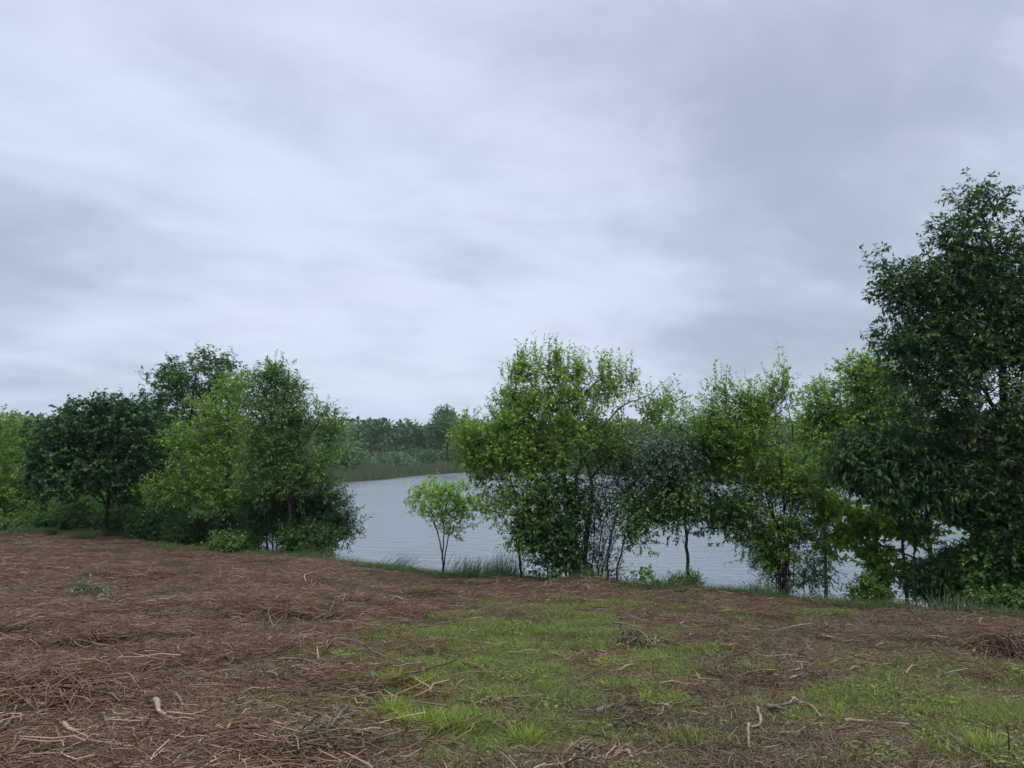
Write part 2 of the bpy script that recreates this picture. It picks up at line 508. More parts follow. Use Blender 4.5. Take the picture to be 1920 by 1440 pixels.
def grassy(x, y, z):
    px, py = proj(x, y, z)
    v = np.zeros_like(px)
    for a, b, rx, ry, s in GRASS:
        d = ((px - a) / rx) ** 2 + ((py - b) / ry) ** 2
        v = np.maximum(v, s * np.exp(-d * 0.9))
    w = fbm(x * 2.6, y * 2.6, 21, 5)
    v = sstep(v + (w - 0.5) * 1.3, 0.20, 0.70) * .95
    return v


def build_ground():
    def axis(segs):
        out = [segs[0][0]]
        for a, b, st in segs:
            n = max(1, int(round((b - a) / st)))
            out += list(np.linspace(a, b, n + 1)[1:])
        return np.array(out)
    def geo(a, b, n):
        return list(np.geomspace(a, b, n))
    xs = axis([(-8, 8, 0.065)])
    xr = axis([(8, 16, 0.15)])[1:]; xr2 = axis([(16, 60, 1.2)])[1:]; xr3 = np.array(geo(60, 1500, 26))[1:]
    pos = np.concatenate([xr, xr2, xr3])
    X = np.concatenate([-pos[::-1], xs, pos])
    Y = np.concatenate([axis([(-30, 3, 1.5)]), axis([(3, 9, 0.055)])[1:], axis([(9, 18, 0.10)])[1:], axis([(18, 30, 0.22)])[1:],
                        axis([(30, 150, 1.6)])[1:], np.array(geo(150, 2500, 30))[1:]])
    gx, gy = np.meshgrid(X, Y)
    z = ground(gx, gy)
    g = grassy(gx, gy, z)
    s = lake_sdf(gx, gy)
    by, _ = brow(gx)
    far = np.maximum(sstep(gy, 40, 60), sstep(gy - by, 0.2, 1.6) * 0.85)
    V = np.stack([gx, gy, z], -1).reshape(-1, 3)
    nx, ny = len(X), len(Y)
    i, j = np.meshgrid(np.arange(ny - 1), np.arange(nx - 1), indexing='ij')
    F = np.stack([i * nx + j, i * nx + j + 1, (i + 1) * nx + j + 1, (i + 1) * nx + j], -1).reshape(-1, 4)
    me = mesh_np('ground', V, F, 4, smooth=True, mats=[ground_mat()])
    for nm, arr in (('grassy', g), ('farland', far)):
        at = me.attributes.new(nm, 'FLOAT', 'POINT'); at.data.foreach_set('value', arr.ravel().astype(np.float32))
    tag(link('ground', me), 'brown mulched clearing sloping down to the water', 'ground', kind='structure')


build_ground()
wm = mesh_np('water', np.array([[-1500, 5, WATER], [1500, 5, WATER], [1500, 300, WATER], [-1500, 300, WATER]]), np.array([[0, 1, 2, 3]]), 4, mats=[water_mat()])
tag(link('water', wm), 'grey rippled lake water behind the bank trees', 'water', kind='structure')


# ------------------------------------------------------------------ leaves and plants
def leaf_arrays(p, a, n, L, W, fold=0.12, droop=0.12):
    """p base, a direction, n normal, L length, W width -> verts, tris"""
    b = nrm(np.cross(a, n)); n = np.cross(b, a)
    L = L[:, None]; W = W[:, None]
    v0 = p
    v1 = p + a * L * 0.45 + b * W * 0.5 + n * W * fold
    v2 = p + a * L - n * L * droop
    v3 = p + a * L * 0.45 - b * W * 0.5 + n * W * fold
    V = np.stack([v0, v1, v2, v3], 1).reshape(-1, 3)
    k = np.arange(len(p))[:, None] * 4
    F = np.stack([k + [0, 1, 2], k + [0, 2, 3]], 1).reshape(-1, 3)
    return V, F


def shoots(tips, dirs, rng, per=4, nl=8, length=(0.2, 0.42), leaf=0.09, aspect=0.45, up=0.35, hang=0.15, spread=0.7, scatter=0.12, tipy=0.35):
    T = len(tips)
    s0 = np.repeat(tips, per, 0); d0 = np.repeat(dirs, per, 0)
    d = nrm(d0 * 0.8 + rng.normal(0, spread, s0.shape) * np.array([1, 1, 0.8]) + np.array([0, 0, up]))
    Ls = rng.uniform(*length, len(s0))
    s0 = s0 + rng.normal(0, scatter, s0.shape)
    e = s0 + d * Ls[:, None]
    e[:, 2] -= hang * Ls * rng.random(len(s0))
    # leaves
    t = (np.arange(nl)[None, :] + rng.random((len(s0), nl))) / nl
    P = s0[:, None] * (1 - t[..., None]) + e[:, None] * t[..., None]
    side, bb = frame(nrm(e - s0))
    ang = rng.random((len(s0), nl)) * 2 * math.pi
    out = np.cos(ang)[..., None] * side[:, None] + np.sin(ang)[..., None] * bb[:, None] * 0.7
    a = nrm(nrm(e - s0)[:, None] * 0.55 + out * 0.9 + np.array([0, 0, -hang]) + rng.normal(0, 0.15, P.shape))
    nn = nrm(np.array([0, 0, 1.0]) + rng.normal(0, 0.42, P.shape))
    P = P.reshape(-1, 3); a = a.reshape(-1, 3); nn = nn.reshape(-1, 3)
    L = leaf * rng.uniform(0.6, 1.25, len(P)); W = L * aspect * rng.uniform(0.8, 1.2, len(P))
    V, F = leaf_arrays(P, a, nn, L, W)
    tree_var = np.repeat(rng.normal(0, 0.19, T), per * nl)
    tint = np.clip(rng.normal(0.42, 0.12, len(P)) + tree_var + tipy * (t.reshape(-1) - 0.5), 0, 1)
    return V, F, np.repeat(tint, 4), s0, e


def in_blobs(blobs, D, n, rng, shell=0.5):
    """points in ellipsoids given in photo pixels (px,py,rx,ry, dY, rY, weight)"""
    k = D / FPX
    B = []
    for b in blobs:
        px, py, rx, ry = b[:4]
        dY = b[4] if len(b) > 4 else 0.0
        rY = b[5] if len(b) > 5 else rx * k * 0.85
        w = b[6] if len(b) > 6 else 1.0
        c = unproj(px, py, D + dY)
        kk = (D + dY) / FPX
        B.append((c, np.array([rx * kk, rY, ry * kk]), w))
    vol = np.array([(b[1][0] * b[1][2]) * b[2] for b in B]); vol = vol / vol.sum()
    which = rng.choice(len(B), n, p=vol)
    u = nrm(rng.normal(size=(n, 3)))
    r = rng.random(n) ** (1 / 3.0)
    r = r * (1 - shell) + shell * (1 - (1 - r) ** 1.6)
    r = np.clip(r, 0, 1)
    c = np.array([B[i][0] for i in which]); R = np.array([B[i][1] for i in which])
    P = c + u * r[:, None] * R
    return P, nrm(u * 0.8 + np.array([0, 0, 0.3]))


def grow(nodes, par, tips, rng, sag=0.0, up=0.25, step=0.2):
    nodes = [np.asarray(q) for q in nodes]; par = list(par)
    cap = len(nodes) + len(tips) * 30
    N = np.zeros((cap, 3)); n = len(nodes); N[:n] = nodes
    d0 = np.array([np.min(np.sum((N[:n] - t) ** 2, 1)) for t in tips])
    tipnode = []
    for i in np.argsort(d0):
        t = tips[i]
        v = N[:n] - t
        dist = np.sqrt((v ** 2).sum(1))
        cost = dist + 0.35 * np.maximum(v[:, 2] + 0.05, 0)     # prefer to start from below
        k = int(np.argmin(cost)); a = N[k].copy()
        L = dist[k]; m = max(1, min(28, int(L / step)))
        ctrl = (a + t) / 2 + np.array([0, 0, up * L * 0.4]) * (1 if rng.random() < 0.8 else -0.4) + rng.normal(0, 0.08, 3) * L
        pv = k
        for s in range(1, m + 1):
            q = s / m
            p = (1 - q) ** 2 * a + 2 * q * (1 - q) * ctrl + q * q * t
            if s < m: p = p + rng.normal(0, 0.012, 3)
            N[n] = p; par.append(pv); pv = n; n += 1
        tipnode.append(pv)
    return N[:n], np.array(par), np.array(tipnode)


def px_line(pts, D):
    """polyline given as (px, py[, dY]); py may be 'g' for the ground"""
    out = []
    for q in pts:
        Y = D + (q[2] if len(q) > 2 else 0.0)
        if q[1] == 'g':
            x = unproj(q[0], 1080, Y)[0]
            out.append(np.array([x, Y, gz(x, Y) - 0.06]))
        else:
            out.append(unproj(q[0], q[1], Y))
    return out


STAT = {'leaves': 0}


def plant(name, label, cat, D, base, stems, blobs, seed, mat='mid', bark='bark', tips=300, group=None, crown_from=0.35, shell=0.45, per=4, nl=8,
          twig_r=0.0032, leggy=0, leggy_len=(.35, .7), part='crown', stem_part=None, first_part='trunk', up=0.25, gap=0.0, **kw):
    """a tree or shrub: stems = [(polyline, r0, r1)], foliage in blobs"""
    rng = np.random.default_rng(seed)
    bx = unproj(base, 1080, D)[0]
    org = np.array([bx, D, gz(bx, D) - 0.02])
    t = thing(name, org, label, cat, group)
    nodes, par = [], []
    for si, (pl, r0, r1) in enumerate(stems):
        L = smoothline(px_line(pl, D), 0.12 if D < 30 else 0.3)
        w = rng.normal(0, 0.010, L.shape); w[0] = 0
        L = L + w
        q = np.linspace(0, 1, len(L))
        rad = r0 + (r1 - r0) * q ** 0.8
        if pl[0][1] == 'g':
            rad = rad * (1 + 0.5 * np.exp(-q * 18))
        V, F = tube(L - org, rad, 9 if r0 > 0.03 else 6, 0.14, rng)
        nm = first_part if si == 0 else (stem_part or 'limb')
        ob = link(nm, mesh_np(nm, V, F, 4, smooth=True, mats=[M[bark]]), first if nm == 'limb' else t)
        if si == 0: first = ob
        if pl[0][1] == 'g':
            L = L[int(len(L) * crown_from):]
        b0 = len(nodes)
        for i, p in enumerate(L):
            nodes.append(p); par.append(-1 if i == 0 else b0 + i - 1)
    P, dirs = in_blobs(blobs, D, tips, rng, shell)
    if gap:
        w = fbm((P[:, 0] + P[:, 1] * 0.6) * 1.7, P[:, 2] * 2.1, seed % 97, 2)
        keep = w > gap
        P, dirs = P[keep], dirs[keep]
    floor = ground(P[:, 0], P[:, 1]) + 0.1
    P[:, 2] = np.maximum(P[:, 2], floor)
    N, pa, tn = grow(nodes, par, P, rng, up=up, step=0.2 if D < 30 else 0.4)
    # radii from the number of tips each twig carries
    cnt = np.zeros(len(N)); cnt[tn] += 1
    for i in range(len(N) - 1, -1, -1):
        if pa[i] >= 0: cnt[pa[i]] += cnt[i]
    r = np.minimum(twig_r * np.maximum(cnt, 1) ** 0.42, 0.035)
    new = np.arange(len(N)) >= len(nodes)
    idx = np.nonzero(new)[0]
    p1 = N[idx]; p0 = N[pa[idx]]
    V1, F1 = cones(p0 - org, p1 - org, np.minimum(r[pa[idx]], r[idx] * 1.5), r[idx], 4)
    ld = nrm(N[tn] - N[pa[tn]])
    V, F, tint, s0, e = shoots(N[tn], nrm(ld + dirs[np.argsort(tn)] * 0.3), rng, per=per, nl=nl, **kw)
    if leggy:
        tp = N[tn]
        score = tp[:, 2] - np.array([np.percentile(tp[np.abs(tp[:, 0] - q[0]) < .35][:, 2], 88) for q in tp])
        cand = np.nonzero(score > -.05)[0]
        pick = rng.choice(cand, min(leggy, len(cand) * 2))
        b0 = tp[pick]; dd = nrm(np.array([0, 0, 1.0]) + rng.normal(0, .28, b0.shape))
        Vl, Fl, tl, sl, el = shoots(b0, dd, rng, per=1, nl=15, length=leggy_len, leaf=kw.get('leaf', .09), aspect=kw.get('aspect', .4), up=1.2, hang=0, spread=.15, scatter=.02, tipy=.3)
        F = np.vstack([F, Fl + len(V)]); V = np.vstack([V, Vl]); tint = np.concatenate([tint, np.clip(tl + .15, 0, 1)])
        s0 = np.vstack([s0, sl]); e = np.vstack([e, el])
    V2, F2 = cones(s0 - org, e - org, np.full(len(s0), twig_r * 0.7), np.full(len(s0), twig_r * 0.3), 3)
    tw = link('twigs', mesh_np('twigs', np.vstack([V1, V2]), np.vstack([F1, F2 + len(V1)]), 4, smooth=True, mats=[M[bark]]), t)
    tw['kind'] = 'stuff'
    cr = link(part, mesh_np(part, V - org, F, 3, tint=tint, mats=[M[mat]]), t)
    cr['kind'] = 'stuff'
    STAT['leaves'] += len(V) // 4
    return t


TREE = 'trees along the far left of the clearing'
#  ---- left group
plant('broadleaf_tree', 'light green tree cut by the left edge of the view', 'tree', 27, -20, [([(-20, 'g'), (-10, 900), (0, 800)], .09, .03)],
      [(-30, 860, 80, 85), (15, 820, 42, 40), (10, 920, 60, 50)], 1, 'light', tips=330, leaf=.11, aspect=.5)
plant('broadleaf_tree', 'small dark tree top between the left edge and the spreading maple', 'tree', 36, 75, [([(75, 'g'), (72, 900), (65, 820)], .08, .03)],
      [(62, 850, 55, 55), (90, 890, 60, 60), (40, 810, 26, 22)], 2, 'dark', 'bark_dark', tips=230, leaf=.15, aspect=.55)
plant('maple_tree', 'spreading dark green maple with a bare forked trunk, second tree from the left edge', 'tree', 24.8, 202,
      [([(200, 'g'), (199, 985), (201, 955), (205, 925), (208, 860), (205, 800)], .085, .03), ([(200, 948), (188, 925), (170, 905), (150, 880)], .04, .015),
       ([(202, 940), (218, 915), (240, 880), (265, 840)], .04, .015), ([(200, 946), (185, 938), (168, 925), (140, 905)], .03, .012)],
      [(190, 805, 85, 58), (130, 840, 70, 60), (250, 830, 80, 70), (195, 788, 52, 28), (235, 775, 26, 16), (125, 905, 70, 38), (265, 900, 60, 45), (200, 880, 110, 40), (90, 870, 35, 40)], 3, 'deep', 'bark_dark',
      tips=900, per=4, nl=8, leaf=.13, aspect=.75, up=.3, hang=.3, twig_r=.004, gap=.36)
plant('cherry_tree', 'tall dark tree rising highest in the left group', 'tree', 28.5, 345,
      [([(350, 'g'), (352, 930), (355, 840), (362, 740), (368, 700)], .12, .03), ([(354, 860), (325, 800), (300, 760)], .05, .02), ([(356, 820), (400, 760), (430, 710)], .05, .02)],
      [(375, 715, 70, 48), (395, 680, 38, 24), (320, 745, 62, 55), (440, 730, 50, 45), (330, 700, 28, 28), (290, 800, 55, 60), (350, 790, 100, 60), (255, 850, 45, 80), (270, 920, 55, 50), (340, 870, 80, 60)], 4, 'dark', 'bark_dark',
      tips=900, leaf=.13, aspect=.5, up=.3, hang=.35, gap=.38)
plant('locust_tree', 'light green tree with a leaning base in front of the tall dark one', 'tree', 23, 398,
      [([(394, 'g'), (397, 1005), (410, 985), (422, 940), (428, 880), (430, 800), (428, 760)], .085, .02), ([(420, 960), (385, 915), (345, 895)], .03, .012), ([(427, 880), (395, 830), (370, 800)], .03, .012), ([(428, 850), (455, 800), (470, 760)], .03, .012)],
      [(430, 765, 48, 45), (385, 800, 55, 50), (345, 840, 42, 38), (450, 850, 50, 60), (400, 880, 70, 45), (330, 915, 62, 28), (410, 935, 60, 35), (405, 735, 26, 16), (300, 930, 28, 20), (460, 920, 45, 50), (435, 725, 30, 20)], 5, 'light', 'bark',
      tips=760, per=4, nl=9, leaf=.095, aspect=.42, hang=.25, gap=.35)
plant('locust_tree', 'mid green tree with a thin straight trunk, nearest the open water on the left', 'tree', 21, 545,
      [([(547, 'g'), (545, 1000), (543, 950), (538, 900), (532, 850), (528, 800), (535, 740), (540, 710)], .06, .018), ([(537, 880), (565, 840), (590, 800), (610, 770)], .03, .012), ([(531, 840), (510, 790), (495, 740)], .03, .012),
       ([(541, 930), (570, 885), (600, 860)], .025, .01)],
      [(540, 705, 52, 26), (500, 740, 45, 42), (560, 760, 52, 42), (595, 795, 42, 36), (520, 810, 62, 50), (580, 850, 58, 42), (625, 805, 24, 14), (500, 890, 50, 50), (560, 905, 60, 30), (505, 700, 24, 14), (610, 760, 20, 16)], 6, 'mid', 'bark',
      tips=1050, per=4, nl=9, leaf=.09, aspect=.42, hang=.25, gap=.33, leggy=25, leggy_len=(.2, .45))
plant('spreading_shrub', 'dark multi stemmed shrub leaning out over the water at the left shore', 'shrub', 21.8, 525,
      [([(512, 'g'), (513, 1000), (530, 960), (560, 930)], .03, .012), ([(524, 'g'), (535, 1000), (570, 970), (610, 965)], .025, .01), ([(528, 'g'), (545, 1010), (590, 990), (640, 985)], .022, .009),
       ([(503, 'g'), (500, 990), (510, 940)], .04, .012), ([(518, 'g'), (520, 1010), (545, 985), (580, 945)], .02, .01)],
      [(590, 930, 50, 32), (620, 960, 42, 34), (570, 970, 50, 34), (520, 960, 50, 45), (640, 990, 28, 18), (600, 1000, 50, 18), (650, 985, 20, 10), (480, 970, 40, 40)], 7, 'deep', 'bark_dark',
      tips=760, per=4, nl=8, leaf=.085, aspect=.5, first_part='stem', stem_part='stem', part='foliage', up=.1, crown_from=.2, hang=.2, gap=.3)
LS = 'shrubs under the left trees'
for i, (px, py, rx, ry, D, mt, lab) in enumerate([
        (20, 935, 70, 45, 28, 'light', 'light green shrub low at the left edge of the view'),
        (120, 960, 70, 32, 27.5, 'mid', 'leafy shrub between the left edge and the maple trunk'),
        (60, 985, 60, 18, 26.6, 'mid', 'low weedy bush on the mulch edge at far left'),
        (235, 975, 50, 38, 27, 'mid', 'leafy shrub just right of the maple trunk'),
        (300, 985, 48, 38, 24.6, 'dark', 'dark shrub under the tallest left tree'),
        (355, 1000, 38, 28, 23.6, 'dark', 'small dark shrub left of the leaning trunk'),
        (450, 985, 50, 45, 24, 'deep', 'dark bush right of the leaning trunk'),
        (440, 1025, 34, 16, 21.4, 'mid', 'low weeds at the foot of the bush by the mulch'),
        (575, 1015, 48, 22, 20.8, 'dark', 'dark low shrub beside the thin straight trunk'),
        (480, 930, 50, 50, 25.5, 'mid', 'tall green shrub behind the two locust trees')]):
    gpy = proj(0, D, -1.25)[1]
    plant('understory_shrub', lab, 'shrub', D, px, [([(px, 'g'), (px - 4, (py + gpy) / 2), (px - 6, py)], .02, .008), ([(px + 8, 'g'), (px + 14, (py + gpy) / 2), (px + 18, py)], .018, .008)],
          [(px, py, rx, ry), (px - rx * .4, py + ry * .3, rx * .5, ry * .7), (px + rx * .5, py - ry * .2, rx * .45, ry * .6), (px, gpy - 12, rx * .8, 12)], 40 + i, mt, 'bark_dark',
          tips=int(120 + rx * ry * .07), per=4, nl=8, leaf=.10, aspect=.5, first_part='stem', stem_part='stem', part='foliage', group=LS, crown_from=.15)
for i, (px, top, D, mt, lab) in enumerate([(-60, 800, 45, 'mid', 'green tree at the back beyond the left edge shrub'), (20, 840, 48, 'dark', 'dark tree at the back behind the light green one'),
                                       (110, 860, 44, 'dark', 'dark tree at the back left of the maple'), (175, 855, 40, 'mid', 'green tree at the back behind the maple crown'),
                                       (290, 850, 40, 'dark', 'dark tree at the back right of the maple'), (380, 850, 38, 'mid', 'green tree at the back between the tall dark tree and the leaning trunk'),
                                       (455, 860, 38, 'dark', 'dark tree at the back behind the light green tree')]):
    plant('background_tree', lab, 'tree', D, px, [([(px, 'g'), (px, 900), (px + 4, top + 30)], .09, .03)],
          [(px, top + 45, 55, 45), (px - 25, top + 85, 50, 45), (px + 30, top + 95, 50, 50), (px, top + 130, 60, 35)], 60 + i, mt, 'bark_dark', tips=200, per=4, nl=8, leaf=.17, aspect=.6, group='trees at the back on the left', length=(.3, .6))

#  ---- middle group
plant('sapling', 'small yellow green sapling standing alone at the water edge', 'tree', 17.2, 831,
      [([(830, 'g'), (829, 1040), (822, 1005), (812, 970), (795, 935)], .022, .007), ([(831, 1072), (836, 1035), (841, 1005), (848, 970), (862, 935)], .018, .006),
       ([(829, 1050), (832, 1010), (830, 965), (828, 925)], .018, .006), ([(842, 1005), (862, 975), (885, 955)], .010, .005), ([(822, 1000), (805, 965), (785, 935)], .010, .004)],
      [(805, 920, 28, 16), (845, 925, 36, 20), (780, 932, 16, 9), (820, 950, 46, 22), (875, 950, 34, 22), (850, 980, 40, 22), (802, 900, 10, 10), (870, 912, 14, 10), (895, 960, 14, 12)], 8, 'yellow', 'bark',
      tips=190, per=3, nl=8, leaf=.072, aspect=.5, length=(.10, .22), first_part='trunk', scatter=.05, hang=.1, gap=.27)
plant('tangled_tree', 'large vine tangled tree with a thick clustered trunk in the middle of the bank', 'tree', 15.6, 1082,
      [([(1082, 'g'), (1080, 1050), (1076, 1000), (1068, 950), (1058, 900), (1052, 860), (1050, 820)], .10, .035),
       ([(1100, 'g'), (1098, 1040), (1104, 980), (1110, 930), (1104, 880), (1085, 840), (1072, 800), (1080, 770), (1100, 735), (1135, 700)], .065, .012),
       ([(1070, 'g'), (1072, 1020), (1075, 960), (1082, 900), (1090, 860)], .05, .03),
       ([(1052, 868), (1040, 845), (1020, 815), (990, 770), (965, 735)], .035, .010), ([(1050, 830), (1048, 780), (1035, 730), (1018, 690)], .035, .008),
       ([(1074, 800), (1060, 760), (1052, 700), (1050, 662)], .022, .005), ([(1054, 880), (1030, 870), (980, 850), (920, 830)], .03, .010),
       ([(1090, 850), (1130, 800), (1170, 760), (1220, 740)], .035, .009), ([(1106, 900), (1150, 850), (1200, 800), (1250, 760), (1300, 740)], .032, .008),
       ([(1060, 910), (1010, 900), (950, 890), (900, 870)], .025, .008), ([(1100, 735), (1130, 700), (1145, 680)], .014, .004), ([(1220, 740), (1240, 720), (1255, 708)], .010, .004)],
      [(1000, 743, 58, 34), (1050, 723, 50, 34), (950, 773, 50, 26), (1010, 774, 82, 40), (910, 794, 38, 22), (930, 829, 72, 34), (1140, 748, 48, 34), (1185, 778, 56, 30),
       (1110, 784, 62, 34), (890, 854, 45, 24), (970, 864, 85, 34), (1180, 834, 75, 48), (1060, 834, 80, 40), (1240, 758, 30, 20), (1150, 713, 28, 14), (1000, 713, 42, 18), (1050, 693, 12, 14),
       (900, 884, 36, 16), (1250, 779, 46, 24), (970, 713, 14, 20), (1300, 768, 26, 14), (1175, 723, 12, 14), (1010, 695, 10, 12)], 9, 'light', 'bark_tan',
      tips=1150, per=4, nl=8, leaf=.098, aspect=.38, length=(.16, .38), hang=.1, up=.45, gap=.46, tipy=.6, leggy=150, leggy_len=(.3, .75))
plant('bright_bush_tree', 'yellowish green leafy limb mass on the left side of the tangled tree', 'tree', 15.2, 985,
      [([(978, 'g'), (972, 1000), (968, 940), (950, 880), (925, 840)], .028, .01), ([(968, 950), (990, 900), (1000, 850)], .015, .007)],
      [(925, 820, 62, 30), (900, 845, 45, 26), (960, 800, 50, 22), (940, 880, 55, 26), (975, 920, 60, 28), (940, 950, 40, 24), (1000, 960, 36, 30), (985, 1010, 30, 30)], 10, 'light', 'bark_dark',
      tips=480, per=4, nl=8, leaf=.075, aspect=.42, gap=.33, length=(.14, .3))
plant('climbing_vine', 'dark green vine smothering the trunk of the tangled tree', 'vine', 15.2, 1045,
      [([(1045, 'g'), (1040, 1010), (1050, 950), (1060, 890)], .014, .008), ([(1030, 'g'), (1020, 1020), (1010, 960)], .012, .006)],
      [(1035, 925, 44, 30), (1050, 975, 46, 40), (1025, 1020, 42, 34), (1060, 1040, 36, 30), (1000, 990, 30, 26), (1075, 930, 30, 26), (1040, 1065, 50, 12)], 11, 'dark', 'bark_dark',
      tips=340, per=4, nl=8, leaf=.08, aspect=.6, first_part='stem', stem_part='stem', part='foliage', hang=.5, up=-.05, crown_from=.1, gap=.37)
plant('thorny_shrub', 'grey brown thicket of half dead twigs right of the tangled trunk', 'shrub', 15.1, 1150,
      [([(1120, 'g'), (1125, 1020), (1140, 950), (1165, 880)], .014, .006), ([(1130, 'g'), (1150, 990), (1185, 910), (1200, 860)], .012, .005), ([(1108, 'g'), (1115, 1000), (1120, 940), (1150, 850)], .014, .006),
       ([(1115, 'g'), (1095, 1000), (1130, 900), (1120, 840)], .010, .005)] +
      [([(1062 + 6.5 * q, 'g', .2 * math.sin(q * 3)), (1060 + 7.5 * q + 14 * math.sin(q * 5), 1030, .3 * math.cos(q)), (1050 + 11 * q + 22 * math.sin(q * 2.3), 960), (1045 + 14 * q + 26 * math.cos(q * 1.7), 890 - 20 * math.sin(q))], .008 + .006 * (q % 3 == 0), .004) for q in range(14)],
      [(1165, 860, 58, 40), (1140, 930, 55, 40), (1200, 905, 45, 40), (1120, 980, 36, 40), (1110, 1040, 40, 26), (1140, 1075, 30, 12)], 12, 'dark', 'bark_dark', tips=560, per=3, nl=4, leaf=.055, aspect=.4,
      first_part='stem', stem_part='stem', part='foliage', twig_r=.0042, crown_from=.2, up=.0)
plant('silver_shrub', 'pale silvery leaved shrub crown right of the tangled tree', 'shrub', 14.3, 1240,
      [([(1135, 'g'), (1150, 980), (1205, 900), (1245, 850)], .02, .01), ([(1150, 'g'), (1180, 980), (1240, 910), (1280, 880)], .018, .008)],
      [(1258, 845, 40, 26), (1235, 875, 34, 28), (1285, 880, 30, 24), (1215, 845, 26, 18)], 13, 'silver', 'bark_dark', tips=230, per=4, nl=8, leaf=.065, aspect=.36,
      first_part='stem', stem_part='stem', part='foliage', crown_from=.3, length=(.12, .25))
plant('slender_tree', 'slim dark trunked tree with a flat spreading crown right of centre', 'tree', 14.6, 1292,
      [([(1293, 'g'), (1291, 1070), (1289, 1040), (1287, 1008), (1284, 975), (1281, 940), (1282, 900), (1290, 860), (1300, 820)], .042, .014), ([(1288, 1006), (1294, 990), (1306, 978), (1330, 965), (1365, 950)], .018, .008),
       ([(1283, 955), (1262, 925), (1235, 905), (1200, 895)], .016, .007), ([(1282, 915), (1310, 880), (1345, 850)], .018, .008), ([(1284, 965), (1240, 985), (1205, 1005), (1180, 1015)], .010, .005)],
      [(1290, 835, 62, 34), (1345, 860, 52, 40), (1262, 900, 46, 36), (1310, 930, 85, 34), (1375, 930, 32, 40), (1350, 970, 50, 24), (1205, 960, 38, 26), (1190, 1010, 22, 14), (1255, 965, 40, 20),
       (1290, 812, 60, 18), (1375, 990, 24, 14), (1190, 940, 22, 16)], 14, 'mid', 'bark_dark',
      tips=880, per=4, nl=8, leaf=.08, aspect=.48, length=(.14, .32), hang=.35, up=.15, gap=.32)
plant('fan_tree', 'multi stemmed fan shaped tree with leggy shoots on top, left of the big dark tree', 'tree', 13.9, 1462,
      [([(1462, 'g'), (1462, 1060), (1460, 1010), (1450, 960), (1435, 920), (1410, 880), (1385, 840)], .026, .010), ([(1466, 'g'), (1468, 1020), (1470, 950), (1465, 880), (1455, 800), (1448, 750)], .024, .008),
       ([(1470, 'g'), (1476, 1020), (1485, 950), (1500, 890), (1520, 830), (1530, 780)], .026, .008), ([(1458, 1000), (1440, 940), (1425, 870), (1400, 790), (1380, 730)], .022, .006),
       ([(1470, 960), (1485, 900), (1488, 820), (1475, 750)], .022, .006), ([(1478, 990), (1510, 930), (1545, 880)], .018, .007), ([(1452, 965), (1420, 930), (1395, 915)], .012, .006)] +
      [([(1455 + 3 * q, 'g', .15 * math.sin(q * 2)), (1452 + 4 * q, 1020), (1435 + 9 * q, 940), (1405 + 18 * q + 8 * math.sin(q * 3), 850)], .013, .006) for q in range(8)],
      [(1400, 775, 32, 28), (1375, 720, 10, 26), (1465, 755, 26, 32), (1430, 765, 20, 22), (1340, 780, 26, 26), (1400, 810, 62, 40), (1460, 810, 62, 46), (1510, 830, 48, 52), (1420, 870, 60, 40), (1490, 895, 56, 40),
       (1545, 870, 34, 40), (1380, 855, 34, 30), (1430, 925, 30, 28), (1505, 945, 30, 26), (1445, 985, 24, 24), (1485, 1000, 26, 26), (1455, 1045, 20, 22), (1355, 745, 10, 24), (1480, 720, 14, 14)], 15, 'light', 'bark_dark',
      tips=1050, per=4, nl=8, leaf=.08, aspect=.40, length=(.15, .36), up=.7, gap=.41, tipy=.5, leggy=70, leggy_len=(.3, .7))
plant('willow_shrub', 'narrow leaved shrub hugging the foot of the fan shaped tree', 'shrub', 14.3, 1478,
      [([(1450, 'g'), (1446, 1070), (1440, 1030)], .012, .006), ([(1500, 'g'), (1508, 1080), (1520, 1050)], .014, .006), ([(1480, 'g'), (1490, 1060), (1500, 1010)], .014, .006)],
      [(1425, 1000, 20, 22), (1500, 1000, 26, 24), (1515, 1060, 34, 30), (1450, 1050, 22, 36), (1485, 1080, 40, 24), (1530, 1085, 20, 14), (1530, 990, 34, 16), (1430, 1020, 20, 16)], 16, 'mid', 'bark_dark',
      tips=300, per=4, nl=8, leaf=.095, aspect=.24, first_part='stem', stem_part='stem', part='foliage', crown_from=.1, hang=.4, gap=.28)
plant('poplar_tree', 'light green tree top showing behind the fan shaped tree', 'tree', 19, 1545,
      [([(1545, 'g'), (1545, 950), (1540, 850), (1538, 760)], .06, .015)],
      [(1535, 765, 30, 38), (1560, 810, 48, 50), (1520, 820, 40, 40), (1585, 870, 42, 46), (1600, 790, 40, 60), (1535, 730, 10, 14)], 17, 'light', 'bark', tips=430, per=4, nl=8, leaf=.085, aspect=.6, up=.5)
plant('poplar_tree', 'light green tree top rising against the left flank of the big dark tree', 'tree', 18, 1640,
      [([(1645, 'g'), (1640, 950), (1630, 820), (1625, 700)], .07, .015)],
      [(1610, 700, 28, 30), (1640, 720, 46, 48), (1650, 790, 60, 60), (1590, 680, 10, 16), (1620, 840, 60, 44), (1700, 760, 50, 70), (1565, 735, 14, 12)], 18, 'light', 'bark', tips=560, per=4, nl=8, leaf=.085, aspect=.6, up=.5)
